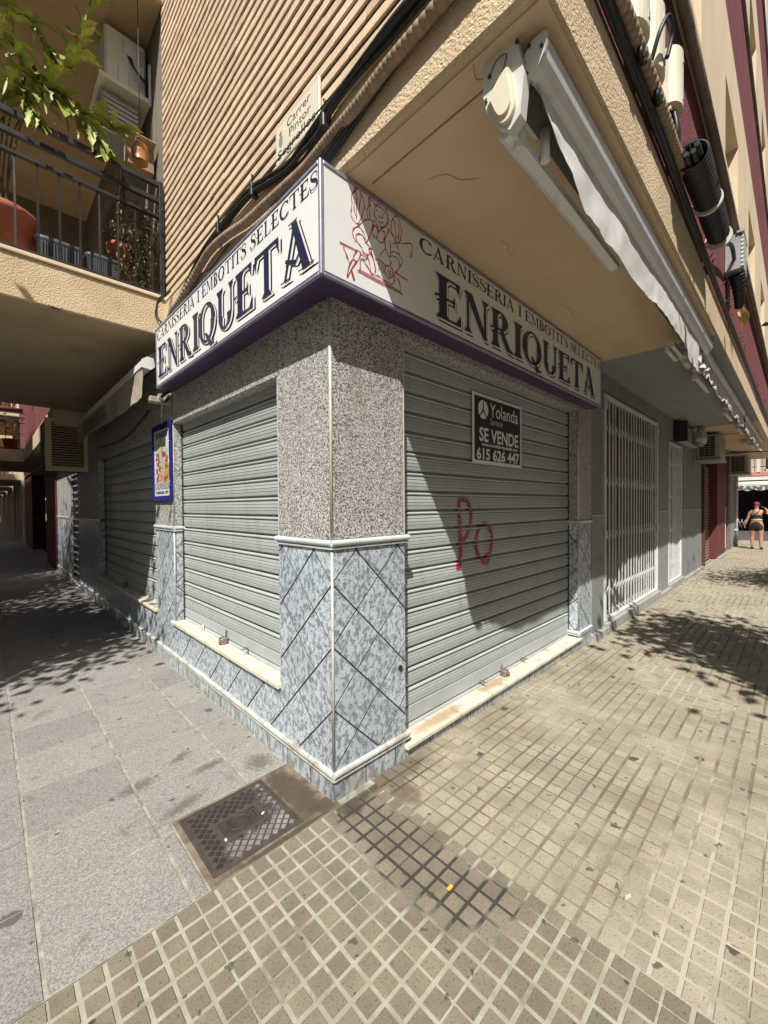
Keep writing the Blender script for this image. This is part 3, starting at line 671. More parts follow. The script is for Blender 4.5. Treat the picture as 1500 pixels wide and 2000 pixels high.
# wall of the side street: long bricks in deep raked joints
brick_wall = empty('brick_wall', (0, 0, 0), parent=bld)
b = MB(); b.box(-.0015, .3, OV + .03, 2.655, 3.60, 12.6); b.build('mortar', M['mortar'], brick_wall)
COURSE, BH, BL = .079, .0455, .262
bmesh_cache = {}
def brick_mesh(L, m):
    k = (round(L, 2), m)
    if k not in bmesh_cache: bmesh_cache[k] = MB().box(-.0125, .03, -L / 2, L / 2, -BH / 2, BH / 2, c=.0011).mesh('brick', M[m])
    return bmesh_cache[k]
br = []
rows = int((8.3 - 3.64) / COURSE)
for r in range(rows):
    z = 3.665 + r * COURSE; y = OV - random.uniform(0, .25)
    while y < 2.66:
        L = BL * random.choice((1, 1, 1, .92, .8)); a = max(y, OV + .002); e = min(y + L, 2.652)
        if e - a > .03: br.append(((a + e) / 2, z, e - a))
        y += L + .0015
br.sort(key=lambda q: -seen((0, q[0], q[1]), 10))
restb = MB()
for k, (y, z, L) in enumerate(br):
    m = 'brick_pink' if random.random() < .10 else 'brick'
    dx = random.uniform(-.0015, .002); dz = random.uniform(-.0012, .0012)
    if k < 300: link('brick', brick_mesh(round(L, 2) + .0005, m), brick_wall, loc=(dx, y, z + dz), rot=(random.uniform(-.003, .003), 0, random.uniform(-.002, .002)))
    else: restb.box(dx - .0125, dx + .03, y - L / 2 + .001, y + L / 2 - .001, z + dz - BH / 2, z + dz + BH / 2, c=0, mi=1 if m == 'brick_pink' else 0)
for r in range(rows, int((12.5 - 3.64) / COURSE)):
    z = 3.665 + r * COURSE; restb.box(-.0125, .03, OV + .002, 2.652, z - BH / 2, z + BH / 2)
restb.build('upper_bricks', [M['brick'], M['brick_pink']], brick_wall, kind='stuff')
b = MB(); b.box(-.034, .02, OV, 2.62, 3.602, 3.632, c=.006); b.build('string_course', M['smooth_beige'], bld)

# street front above the overhang: maroon bands, projecting beige window bands, pipes
def front_bands(x0, x1):
    b = MB()
    b.box(x0, x1, OV + .006, OV + .3, 3.60, 4.86); b.box(x0, x1, OV - .055, OV + .3, 6.30, 7.66); b.box(x0, x1, OV - .055, OV + .3, 9.34, 10.75)
    b.build('maroon_band', M['red_stucco'], bld)
    for z0 in (4.80, 7.84, 10.9):
        z1 = z0 + 1.5; zl = z0 + .10; zh = z0 + .86
        b = MB(); y0 = OV - .07; y1 = OV + .16
        b.box(x0, x1, y0, y1, z0, zl); b.box(x0, x1, y0, y1, zh, z1)
        x = x0; k = 0; wins = []
        while x < x1:
            w = 1.25 if k == 0 else 1.35
            b.box(x, min(x + w, x1), y0, y1, zl, zh); x += w
            if x < x1: wins.append((x, min(x + 1.15, x1)))
            x += 1.15; k += 1
        b.build('beige_band', M['smooth_beige'], bld)
        for (a, c) in wins:
            b = MB(); b.box(a, c, y1 - .02, y1 + .02, zl, zh); w_ = b.build('window', M['glass'], bld)
            b = MB(); b.box(a, a + .05, y1 - .045, y1 - .021, zl, zh); b.box(c - .05, c, y1 - .045, y1 - .021, zl, zh); b.box((a + c) / 2 - .03, (a + c) / 2 + .03, y1 - .045, y1 - .021, zl, zh); b.box(a + .05, c - .05, y1 - .045, y1 - .021, zh - .05, zh); b.box(a + .05, c - .05, y1 - .045, y1 - .021, zl, zl + .05)
            b.build('frame', M['white_metal'], w_)
    for z in (4.73, 7.76, 10.82):
        b = MB(); b.tube([(x0 + .02, OV - .055, z), (x1, OV - .055, z)], .034, 10)
        b.build('drain_pipe', mat('dark_band_pipe', (.24, .20, .155), .7, (.16, .13, .10), 6), bld)
front_bands(0.0, 19.6)
b = MB(); b.box(0.31, 19.6, OV + .3, 6.9, 3.6, 12.6); b.build('upper_volume', M['smooth_beige'], bld)
b = MB(); b.box(-.06, 19.7, OV - .1, 7.05, 12.6, 12.9); b.build('roof_parapet', M['stucco'], bld)

# ------------------------------------------------------------------ grey shop front along the right street
b = MB()
for (a, c, za, zb) in ((3.868, 4.33, -.2, 3.26), (7.17, 7.98, -.2, 3.26), (9.27, 11.78, -.2, 3.26), (4.33, 7.17, 3.06, 3.26), (7.98, 9.27, 2.84, 3.26)):
    b.box(a, c, .006, .26, za, zb)
b.build('grey_wall', M['grey_paint'], bld)
for (a, c) in ((3.89, 4.31), (7.19, 7.96), (9.29, 11.76)):
    n = max(1, round((c - a) / .82)); w = (c - a) / n
    for i in range(n):
        for (za, zb) in ((-.0, .42), (.42, .94), (.94, 1.455)): panel(FR, a + w * i, a + w * (i + 1), za, zb, M['grey_tile'], 'wall_tile', .004)
    b = MB(); b.box(a, c, -.010, .02, 1.455, 1.468, c=.003); b.build('tile_edging', M['trim'], bld)
for (a, c, z) in ((3.874, 4.33, .03), (4.33, 7.17, .075), (7.17, 7.98, .0), (7.98, 9.27, .06), (9.27, 11.78, -.005)):
    b = MB(); b.box(a + .002, c - .002, -.055, .25, -.2, z, c=.008); b.build('door_step', M['concrete'] if False else M['kerb'], bld)
b = MB(); b.box(4.3, 7.2, .20, .26, -.1, 3.1); b.box(7.9, 9.3, .20, .26, -.1, 2.9); b.build('shop_door', M['dark_door'], bld)
# folding lattice gates
def gate(x0, x1, z0, z1, n, label):
    g_ = empty('folding_gate', ((x0 + x1) / 2, 0, z0), label, 'gate')
    y = .02
    for x in (x0, x1):
        b = MB(); b.box(x - .028, x + .028, y - .03, y + .03, z0, z1, c=.004); b.build('post', M['white_metal'], g_)
    b = MB(); b.box(x0 + .028, x1 - .028, y - .022, y + .022, z1 - .05, z1, c=.003); b.build('top_rail', M['white_metal'], g_)
    b = MB(); b.box(x0 + .028, x1 - .028, y - .03, y + .03, z0, z0 + .03, c=.003); b.build('bottom_rail', M['white_metal'], g_)
    me = MB().prism([(-.017, -.006), (.017, -.006), (.017, .004), (.013, .004), (.013, -.003), (-.013, -.003), (-.013, .004), (-.017, .004)], 2, z0 + .03, z1 - .05).mesh('bar', M['white_metal'])
    xs = [x0 + (x1 - x0) * (i + .5) / n + random.uniform(-.014, .014) for i in range(n)]
    for x in xs:
        o = link('bar', me, loc=(x, y, 0), rot=(0, random.uniform(-.003, .003), random.uniform(-.12, .12)), parent=g_)
    b = MB(); H = z1 - z0
    for f in (.12, .38, .62, .86):
        zc = z0 + H * f
        for i in range(n - 1):
            for s in (1, -1):
                a = Vector((xs[i], y + .008 + .003 * s, zc - .075 * s)); c = Vector((xs[i + 1], y + .008 + .003 * s, zc + .075 * s))
                b.tube([a, c], .006, 4)
    b.build('lattice', M['white_metal'], g_)
    for x in (x0, x1):
        for z in (z0 + H * .38, z0 + H * .95):
            b = MB(); b.box(x - .05, x + .05, y - .035, y - .031, z - .05, z + .05); b.build('hinge', M['white_metal'], g_)
    return g_
gate(4.38, 7.12, .08, 3.02, 19, 'wide white folding lattice gate across the grey shop front')
gate(8.04, 9.18, .065, 2.80, 11, 'narrow white folding lattice gate beyond the wide one')

# ------------------------------------------------------------------ lettering
def serif(ch, T=.185, t=.056):
    """polygons of a Victorian serif capital, 1 high; returns (polygons, advance)"""
    P = []
    def stem(x0, x1, y0=0.0, y1=1.0, top=True, bot=True, f=.075):
        P.append([(x0, y0 + .03), (x1, y0 + .03), (x1, y1 - .03), (x0, y1 - .03)])
        if top: P.append([(x0 - f, y1), (x0 - f, y1 - .025), (x0, y1 - .12), (x1, y1 - .12), (x1 + f, y1 - .025), (x1 + f, y1)])
        if bot: P.append([(x0 - f, y0), (x1 + f, y0), (x1 + f, y0 + .025), (x1, y0 + .12), (x0, y0 + .12), (x0 - f, y0 + .025)])
    def ring(cx, cy, rx, ry, a0, a1, thick, thin, n=22):
        o, i_ = [], []
        for k in range(n + 1):
            a = R(a0 + (a1 - a0) * k / n); t = thin + (thick - thin) * abs(math.cos(a)) ** 1.6
            o.append((cx + rx * math.cos(a), cy + ry * math.sin(a))); i_.append((cx + (rx - t) * math.cos(a), cy + (ry - min(t, thin * 1.6)) * math.sin(a)))
        for k in range(n): P.append([o[k], o[k + 1], i_[k + 1], i_[k]])
    if ch == 'E':
        stem(.10, .10 + T); P.append([(.2, 1), (.2, 1 - t), (.52, 1 - t), (.60, .74), (.64, 1)]); P.append([(.2, .5 + t / 2), (.2, .5 - t / 2), (.44, .5 - t / 2), (.50, .36), (.50, .66), (.44, .5 + t / 2)])
        P.append([(.2, 0), (.66, 0), (.66, .29), (.54, t), (.2, t)]); P.append([(-.02, .44), (.10, .49), (.10, .53), (.0, .52)]); return P, .74
    if ch == 'F': stem(.10, .25); P.append([(.2, 1), (.2, .95), (.5, .95), (.58, .74), (.6, 1)]); P.append([(.2, .52), (.2, .47), (.46, .47), (.46, .52)]); return P, .66
    if ch == 'N':
        stem(.10, .155); P.append([(.03, 1), (.24, 1), (.72, .0), (.60, .0)]); stem(.62, .675, bot=False); return P, .82
    if ch == 'R':
        stem(.10, .25); ring(.30, .74, .31, .26, -95, 95, T, t); P.append([(.18, .53), (.18, .48), (.34, .48), (.34, .53)]); P.append([(.18, 1), (.18, .955), (.33, .955), (.33, 1)])
        P.append([(.30, .50), (.43, .50), (.68, .10), (.80, .03), (.78, -.03), (.56, .0)]); P.append([(-.02, .42), (.1, .48), (.1, .52), (.0, .5)]); return P, .82
    if ch == 'P': stem(.10, .25); ring(.30, .74, .31, .26, -95, 95, T, t); P.append([(.18, .53), (.18, .48), (.34, .48), (.34, .53)]); P.append([(.18, 1), (.18, .955), (.33, .955), (.33, 1)]); return P, .72
    if ch == 'I': stem(.10, .10 + T); return P, .36
    if ch in 'QO':
        ring(.43, .5, .41, .51, 0, 360, T, t, 36)
        if ch == 'Q': P.append([(.34, .24), (.46, .22), (.72, -.10), (.84, -.06), (.80, -.16), (.62, -.18)])
        return P, .92
    if ch == 'C': ring(.45, .5, .43, .51, 48, 312, T, t, 26); P.append([(.66, .80), (.74, .98), (.76, .70)]); P.append([(.70, .14), (.80, .26), (.77, .10)]); return P, .84
    if ch == 'G': ring(.45, .5, .43, .51, 48, 312, T, t, 26); stem(.62, .76, .05, .48, bot=False); return P, .9
    if ch == 'U':
        stem(.08, .22, .3, 1, bot=False); stem(.60, .655, .3, 1, bot=False); ring(.3675, .33, .2875, .345, 180, 360, T, t, 20); return P, .78
    if ch == 'T':
        stem(.30, .45, top=False); P.append([(.0, 1), (.0, .68), (.09, .93), (.66, .93), (.75, .68), (.75, 1)]); return P, .80
    if ch == 'A':
        P.append([(.30, 1), (.44, 1), (.76, .02), (.58, .02)]); P.append([(.34, .92), (.38, .86), (.15, .02), (.09, .02)])
        P.append([(.12, .36), (.40, .20), (.58, .40), (.56, .45), (.40, .28), (.15, .42)]); P.append([(.0, 0), (.0, .03), (.24, .03), (.24, 0)]); P.append([(.48, 0), (.48, .03), (.86, .03), (.86, 0)]); P.append([(.24, 1), (.22, 1.03), (.46, 1.03), (.46, 1)]); return P, .88
    if ch == 'L': stem(.10, .25); P.append([(.2, 0), (.60, 0), (.60, .28), (.5, .05), (.2, .05)]); return P, .68
    if ch == 'M': stem(.08, .13); P.append([(.06, 1), (.24, 1), (.52, .06), (.44, .06)]); P.append([(.44, .06), (.50, .14), (.76, 1), (.71, 1)]); stem(.72, .86, f=.06); return P, .98
    if ch == 'B': stem(.10, .25); ring(.30, .755, .27, .245, -95, 95, .13, t); ring(.31, .265, .31, .265, -95, 95, T, t); P.append([(.18, .53), (.18, .48), (.34, .48), (.34, .53)]); P.append([(.18, 1), (.18, .96), (.33, .96), (.33, 1)]); P.append([(.18, .05), (.18, 0), (.33, 0), (.33, .05)]); return P, .72
    if ch == 'D': stem(.10, .25); ring(.30, .5, .42, .5, -92, 92, T, t, 20); P.append([(.18, 1), (.18, .95), (.33, .95), (.33, 1)]); P.append([(.18, .05), (.18, 0), (.33, 0), (.33, .05)]); return P, .82
    if ch == 'S':
        pts = [(.50, .80), (.42, .94), (.28, .97), (.13, .90), (.10, .75), (.18, .62), (.33, .52), (.46, .42), (.53, .26), (.46, .09), (.30, .03), (.14, .06), (.06, .22)]
        pp = smooth_path([(x, 0, y) for x, y in pts], 4); nn = len(pp); up, dn = [], []
        for k, p in enumerate(pp):
            d = pp[min(k + 1, nn - 1)] - pp[max(k - 1, 0)]; d.normalize(); u = k / (nn - 1); wdt = .025 + .055 * math.exp(-((u - .5) / .2) ** 2)
            up.append((p.x - d.z * wdt, p.z + d.x * wdt)); dn.append((p.x + d.z * wdt, p.z - d.x * wdt))
        for k in range(nn - 1): P.append([up[k], up[k + 1], dn[k + 1], dn[k]])
        P.append([(.48, .70), (.54, .98), (.56, .72)]); P.append([(.02, .30), (.05, .02), (.09, .28)]); return P, .62
    return P, .40
def lay_text(b, text, face, u0, u1, z, h, d0, m, sgn=1, dx=0, dz=0, tight=1.0, x_off=0, step=.00012):
    """text from u0 to u1 (u may run backwards) standing at depth d0"""
    gl = [serif(c, .17, .075) if h < .1 else serif(c) for c in text]; tot = sum(a for _, a in gl); s = (u1 - u0) / tot; u = u0
    for c, (P, adv) in zip(text, gl):
        for k, po in enumerate(P):
            b.add([face.p(u + p[0] * s + dx * (1 if s > 0 else -1), z + p[1] * h + dz, d0 + k * step) for p in po], [list(range(len(po)))], m)
        u += adv * s
def font_mesh(text, h, width=None, shear=0.0, bold=0.0, align='LEFT'):
    cu = bpy.data.curves.new('text', 'FONT'); cu.body = text; cu.size = h; cu.shear = shear; cu.offset = bold; cu.align_x = 'LEFT'; cu.resolution_u = 3
    o = bpy.data.objects.new('text', cu); C.link(o)
    dg = bpy.context.evaluated_depsgraph_get(); me = bpy.data.meshes.new_from_object(o.evaluated_get(dg))
    vs = [v.co[:] for v in me.vertices]; fs = [list(p.vertices) for p in me.polygons]
    bpy.data.objects.remove(o); bpy.data.curves.remove(cu); bpy.data.meshes.remove(me)
    x0 = min(v[0] for v in vs); x1 = max(v[0] for v in vs); k = (width / (x1 - x0)) if width else 1.0
    return [((v[0] - x0) * k, v[1]) for v in vs], fs
def font_on(b, text, face, u, z, h, d, width=None, sgn=1, m=0, shear=0.0, bold=0.0):
    vs, fs = font_mesh(text, h, width, shear, bold)
    b.add([face.p(u + sgn * x, z + y, d) for x, y in vs], fs, m)

# ------------------------------------------------------------------ the shop sign round the corner
sgn_ = empty('shop_sign', (0, 0, 2.71), 'white wraparound sign with purple edges reading CARNISSERIA I EMBOTITS SELECTES ENRIQUETA', 'sign')
SX, SY, SZ0, SZ1 = -.166, -.158, 2.705, 3.25
XE, YE = 3.745, 2.44
b = MB(); b.box(SX + .012, -.004, SY + .012, YE - .01, SZ0 + .03, SZ1 - .03); b.box(-.004, XE - .01, SY + .012, -.004, SZ0 + .03, SZ1 - .03); b.build('sign_box', M['sign'], sgn_)
FSL = Face((SX + .012, 0, 0), (0, 1, 0), (-1, 0, 0)); FSR = Face((0, SY + .012, 0), (1, 0, 0), (0, -1, 0))
b = MB(); b.box(SX + .004, -.006, SY + .004, YE, SZ0 + .004, SZ0 + .024); b.box(-.006, XE, SY + .004, -.006, SZ0 + .004, SZ0 + .024); b.build('underside', M['purple'], sgn_)
for nm, bx in (('side_panel', [(SX + .006, SX + .012, SY + .02, YE - .02)]), ('front_panel', [(SX + .02, XE - .02, SY + .006, SY + .012)])):
    b = MB()
    for q in bx: b.box(*q, SZ0 + .02, SZ1 - .02)
    b.build(nm, M['sign'], sgn_)
fr = 0.018
b = MB()
b.box(SX, SX + .022, SY - .0, SY + .022, SZ0, SZ1, c=.004); b.build('frame_corner', M['sign_frame'], sgn_)
for (za, zb) in ((SZ0, SZ0 + .017), (SZ1 - .02, SZ1)):
    b = MB(); b.box(SX + .001, SX + .02, SY + .022, YE, za, zb, c=.003); b.build('frame_rail', M['sign_frame'], sgn_)
    b = MB(); b.box(SX + .022, XE, SY + .001, SY + .02, za, zb, c=.003); b.build('frame_rail', M['sign_frame'], sgn_)
for bx in ((SX + .0015, SX + .02, YE - .014, YE), (XE - .014, XE, SY + .0015, SY + .02)):
    b = MB(); b.box(*bx, SZ0 + .017, SZ1 - .02); b.build('frame_end', M['sign_frame'], sgn_)
b = MB(); b.box(SX + .02, -.004, SY + .02, YE - .005, SZ1 - .02, SZ1 - .012); b.box(-.004, XE - .004, SY + .02, -.004, SZ1 - .02, SZ1 - .012); b.build('top_cover', M['sign_frame'], sgn_)
for face, u0, u1, v0, v1 in ((Face((SX + .006, 0, 0), (0, 1, 0), (-1, 0, 0)), 2.375, -.112, 2.40, -.140), (Face((0, SY + .006, 0), (1, 0, 0), (0, -1, 0)), .70, 3.545, .555, 3.715)):
    b = MB()
    lay_text(b, 'ENRIQUETA', face, u0, u1, 2.785, .272, .0004, 0, dx=.026, dz=-.020)
    b.build('letter_shadow', M['ink'], sgn_)
    b = MB(); lay_text(b, 'ENRIQUETA', face, u0, u1, 2.785, .272, .0038, 0, dx=.016, dz=-.0125); b.build('letter_gap', M['sign'], sgn_)
    s_ = None
    gl = [serif(c) for c in 'ENRIQUETA']; tot = sum(a for _, a in gl); k = (u1 - u0) / tot; u = u0
    for c, (P, adv) in zip('ENRIQUETA', gl):
        b = MB()
        for q, po in enumerate(P): b.add([face.p(u + p[0] * k, 2.785 + p[1] * .272, .0072 + q * .00012) for p in po], [list(range(len(po)))])
        b.build('letter', M['navy'], sgn_); u += adv * k
    b = MB(); lay_text(b, 'CARNISSERIA I EMBOTITS SELECTES', face, v0, v1, 3.127, .088, .0006, 0, step=.0001); b.build('small_lettering', M['ink'], sgn_)
TOON = [(0,[(55,3207),(32,3178),(34,3142),(29,3098),(26,3073),(44,3054),(69,3049),(90,3080),(110,3131),(119,3167),(101,3211),(83,3234),(64,3221),(55,3207)]),(0,[(60,3203),(66,3186),(63,3122),(63,3073)]),(0,[(97,3212),(87,3162),(79,3109)]),(0,[(50,3150),(47,3114),(58,3085)]),(1,[(48,3221),(69,3239),(57,3212),(53,3203)]),(1,[(162,3243),(152,3220),(154,3199)]),(0,[(154,3199),(144,3166),(135,3154),(143,3109)]),(0,[(164,3221),(184,3218),(196,3206)]),(0,[(161,3196),(156,3147),(158,3116)]),(0,[(196,3199),(188,3163),(197,3124),(212,3106),(243,3113),(275,3139),(288,3168),(291,3203),(281,3223),(255,3233),(229,3229),(203,3212),(196,3199)]),(0,[(203,3207),(234,3215),(260,3213),(281,3194)]),(0,[(286,3181),(299,3177),(291,3154),(280,3145)]),(0,[(198,3150),(213,3135),(238,3135),(259,3146)]),(0,[(218,3163),(238,3159),(251,3170),(246,3177)]),(0,[(203,3185),(213,3186)]),(0,[(252,3187),(259,3187)]),(1,[(346,3244),(348,3223)]),(0,[(345,3220),(323,3185),(315,3154),(325,3118),(350,3099),(360,3081),(383,3095),(400,3145),(401,3176),(384,3214),(362,3226),(345,3220)]),(0,[(345,3199),(350,3152),(361,3108)]),(0,[(376,3194),(381,3147),(372,3105)]),(0,[(187,3116),(143,3107),(104,3076),(74,3041),(48,3018),(35,2992),(43,2968),(56,2950)]),(0,[(74,3039),(99,3032),(118,3012),(122,2990)]),(0,[(57,2985),(75,3002),(104,3006)]),(0,[(57,2985),(61,2962),(79,2950),(98,2940)]),(0,[(104,3006),(122,2986),(137,2975),(166,2966)]),(0,[(182,3113),(162,3047),(137,2993),(120,2974)]),(0,[(187,3096),(172,3047),(201,3036),(242,3028),(258,3050),(269,3088),(253,3096),(222,3082),(207,3049),(204,3035)]),(1,[(182,3095),(207,3096),(217,3076)]),(0,[(222,3082),(243,3106),(280,3134)]),(0,[(285,3137),(296,3119),(268,3055),(273,3005),(299,2975),(315,2952)]),(0,[(290,3135),(317,3114),(344,3100),(360,3077),(377,3038),(382,3018)]),(0,[(310,3002),(338,3022),(371,3024),(399,3009),(404,2988),(387,2954)]),(0,[(305,2981),(326,2994),(365,2995),(382,2975),(381,2952)]),(0,[(315,2952),(304,2929)]),(0,[(381,2952),(359,2920),(342,2906)]),(0,[(300,3069),(311,3040),(307,2990)]),(0,[(277,2922),(267,2902),(266,2880),(282,2860),(309,2863),(339,2894),(325,2915),(304,2925),(277,2922)]),(0,[(293,2909),(287,2874)]),(0,[(309,2908),(301,2867)]),(0,[(325,2903),(317,2874)]),(0,[(98,2940),(103,2925),(122,2919),(141,2923),(161,2942),(166,2966),(141,2952)]),(0,[(65,2914),(88,2908),(64,2856),(37,2864),(65,2914)]),(0,[(39,2863),(10,2810),(-4,2750),(23,2798),(62,2855)]),(0,[(-22,2898),(-22,2881),(-3,2856),(14,2822)]),(1,[(-10,2853),(1,2851)]),(1,[(23,2798),(43,2753)]),(0,[(-50,2904),(65,2909)]),(0,[(88,2905),(136,2907)]),(0,[(141,2948),(165,2930),(185,2895),(192,2851)]),(0,[(136,2914),(150,2881),(159,2838)]),(0,[(161,2946),(180,2915),(194,2863),(184,2848)]),(0,[(136,2907),(121,2889),(102,2882),(140,2855),(159,2835),(189,2835),(219,2840),(255,2832),(292,2831),(322,2834),(338,2859),(339,2894)]),(0,[(190,2921),(220,2928),(272,2916)]),(0,[(220,2913),(217,2872)]),(0,[(241,2914),(238,2873)]),(0,[(256,2913),(253,2871)]),(0,[(102,2882),(86,2872),(83,2818),(87,2810),(380,2806),(391,2814),(375,2873),(353,2880)]),(0,[(83,2818),(385,2816)]),(0,[(347,2908),(450,2905)]),(0,[(327,3059),(349,3076),(406,3097),(488,3127),(478,3046)]),(0,[(226,2956),(273,3013)])]
FT = Face((0, SY + .006, 0), (1, 0, 0), (0, -1, 0)); b = MB()
for k, (th, pts) in enumerate(TOON):
    pp = smooth_path([(x / 1000, 0, z / 1000) for x, z in pts], 5) if len(pts) > 2 else [Vector((x / 1000, 0, z / 1000)) for x, z in pts]
    up, dn = [], []; n = len(pp)
    for i, p in enumerate(pp):
        d = pp[min(i + 1, n - 1)] - pp[max(i - 1, 0)]
        if d.length < 1e-6: d = Vector((1, 0, 0))
        d.normalize(); wd = (.0052 if th else .0026) * (1 + .35 * math.sin(i * .9 + k))
        up.append(FT.p(p.x - d.z * wd, p.z + d.x * wd, .0006 + k * .00004)); dn.append(FT.p(p.x + d.z * wd, p.z - d.x * wd, .0006 + k * .00004))
    b.add(up + dn, [(i, i + 1, n + i + 1, n + i) for i in range(n - 1)])
b.build('butcher_drawing', M['red_print'], sgn_)

# ------------------------------------------------------------------ FOR SALE board on the right shutter
bd = empty('for_sale_board', (1.91, .1, 1.946), 'black and white SE VENDE board with phone number on the right shutter', 'sign')
b = MB(); b.box(1.497, 2.322, .099, .105, 1.946, 2.522, c=.001); b.build('board', M['sign'], bd)
b = MB(); b.box(1.525, 2.294, .0975, .0988, 1.972, 2.497); b.build('black_field', M['ink'], bd)
FB = Face((0, .0972, 0), (1, 0, 0), (0, -1, 0)); b = MB()
def disc_logo(b, cx, cz, rx, rz):
    def sect(a0, a1, ri, d):
        n = 12; vs = [FB.p(cx + rx * ri * math.cos(R((a0 + a1) / 2)), cz + rz * ri * math.sin(R((a0 + a1) / 2)), d)] + [FB.p(cx + rx * math.cos(R(a0 + (a1 - a0) * k / n)), cz + rz * math.sin(R(a0 + (a1 - a0) * k / n)), d) for k in range(n + 1)]
        b.add(vs, [(0, k, k + 1) for k in range(1, n + 1)])
    sect(-43, 86, .14, .0); sect(94, 223, .14, .0); sect(232, 308, .22, .0)
disc_logo(b, 1.655, 2.395, .078, .078)
font_on(b, 'Yolanda', FB, 1.76, 2.352, .168, 0, .49, bold=.0005)
font_on(b, 'Santos', FB, 1.765, 2.285, .078, 0, .205, bold=-.001)
font_on(b, 'SE VENDE', FB, 1.595, 2.135, .158, 0, .66, bold=.0035)
font_on(b, 'www.inmobiliariayolanda.com', FB, 1.632, 2.095, .040, 0, .605, bold=.0012)
font_on(b, '615 626 447', FB, 1.553, 1.983, .128, 0, .722, bold=.004)
b.build('lettering', M['sign'], bd)

# ------------------------------------------------------------------ street name plaque on the brick
pq = empty('street_plaque', (-.03, .25, 3.63), 'cream street name plaque reading Carrer Pintor Segrelles on the brick', 'sign')
b = MB(); b.box(-.034, -.017, .028, .472, 3.633, 3.866, c=.003); b.build('plate', M['plaque'], pq)
FP = Face((-.0343, 0, 0), (0, 1, 0), (-1, 0, 0)); b = MB()
for (u0, u1, za, zb) in ((.035, .465, 3.857, 3.8585), (.035, .465, 3.641, 3.6425), (.035, .0365, 3.6425, 3.857), (.4635, .465, 3.6425, 3.857)): b.add([FP.p(u0, za), FP.p(u1, za), FP.p(u1, zb), FP.p(u0, zb)], [(0, 1, 2, 3)])
font_on(b, 'Carrer', FP, .340, 3.792, .068, .0003, .235, sgn=-1); font_on(b, 'Pintor', FP, .318, 3.730, .066, .0003, .215, sgn=-1); font_on(b, 'Segrelles', FP, .445, 3.662, .074, .0003, .385, sgn=-1)
b.build('lettering', M['ink'], pq)
b = MB()
n = 16; ov = [(.412 + .022 * math.cos(2 * math.pi * k / n), 3.762 + .036 * math.sin(2 * math.pi * k / n)) for k in range(n)]
b.add([FP.p(u, z, .0004) for u, z in ov], [list(range(n))]); b.build('crest', mat('grey_green_crest', (.30, .34, .28), .6, (.16, .19, .16), 120), pq)
b = MB(); b.add([FP.p(u, z, .0006) for u, z in ((.400, 3.80), (.424, 3.80), (.430, 3.818), (.418, 3.810), (.412, 3.823), (.406, 3.810), (.394, 3.818))], [list(range(7))]); b.build('crest_crown', mat('crest_crown_red', (.34, .16, .12), .6), pq)

# ------------------------------------------------------------------ glazed tile picture between the side windows
tp = empty('tile_picture', (-.02, 2.83, 1.66), 'tall blue framed ceramic tile picture of cured meat on the granite pillar', 'sign')
b = MB(); b.box(-.016, -.001, 2.575, 3.085, 1.72, 2.40); b.build('tile_field', mat('glazed_white_tile', (.70, .70, .66), .2, (.66, .66, .60), 4), tp)
FQ = Face((-.0165, 0, 0), (0, 1, 0), (-1, 0, 0))
for (ya, yb, za, zb) in ((2.53, 2.575, 1.665, 2.455), (3.085, 3.13, 1.665, 2.455), (2.575, 3.085, 1.665, 1.722), (2.575, 3.085, 2.398, 2.455)):
    n = max(1, round(max(yb - ya, zb - za) / .2))
    for k in range(n):
        b = MB()
        if zb - za > yb - ya: b.box(-.028, -.001, ya, yb, za + (zb - za) * k / n + .001, za + (zb - za) * (k + 1) / n - .001, c=.006)
        else: b.box(-.028, -.001, ya + (yb - ya) * k / n + .001, ya + (yb - ya) * (k + 1) / n - .001, za, zb, c=.006)
        b.build('frame_tile', M['blue_frame'], tp)
b = MB()
for z in (1.95, 2.17): b.add([FQ.p(2.575, z), FQ.p(3.085, z), FQ.p(3.085, z + .003), FQ.p(2.575, z + .003)], [(0, 1, 2, 3)])
b.build('tile_joints', M['grout'], tp)
b = MB(); lay_text(b, 'FORCET', FQ, 3.05, 2.62, 2.315, .06, .0006, 0) if False else font_on(b, "'XORRISET'", FQ, 3.05, 2.318, .085, .0006, .43, sgn=-1, bold=.003)
lay_text(b, 'CARNISSERIA', FQ, 3.06, 2.60, 1.79, .066, .0006, 0); font_on(b, 'FUNDADA 1977', FQ, 3.03, 1.742, .038, .0006, .40, sgn=-1, bold=.002)
b.build('lettering', M['navy'], tp)
rr = random.Random(5); b = MB(); b2 = MB(); b3 = MB(); b4 = MB()
def blob(bb, u, z, r1, r2, d, rot=0.0, n=9):
    bb.add([FQ.p(u + math.cos(2 * math.pi * k / n + rot) * r1 * rr.uniform(.8, 1.15), z + math.sin(2 * math.pi * k / n + rot) * r2 * rr.uniform(.8, 1.15), d) for k in range(n)], [list(range(n))])
blob(b4, 2.83, 2.13, .17, .18, .0006); blob(b4, 2.80, 2.22, .08, .10, .0008)
b3.add([FQ.p(u, z, .0010) for u, z in ((2.98, 1.87), (2.62, 1.86), (2.60, 2.0), (2.66, 2.10), (2.78, 1.93), (2.92, 1.96))], [list(range(6))])
for k in range(44):
    u = rr.uniform(2.64, 3.0); z = rr.uniform(1.88, 2.15)
    blob(b if k % 3 else b2, u, z, rr.uniform(.014, .04), rr.uniform(.014, .036), .0012 + k * .00006)
blob(b3, 2.83, 2.20, .022, .045, .0012)
b4.build('printed_ground', mat('print_pale_green', (.42, .46, .33), .25, (.52, .53, .42), 9), tp); b3.build('printed_board', mat('print_ochre', (.52, .31, .10), .25), tp)
b.build('printed_meat', mat('print_meat_red', (.30, .055, .045), .25, (.42, .13, .10), 40), tp); b2.build('printed_fat', mat('print_fat_pink', (.62, .42, .33), .25), tp)
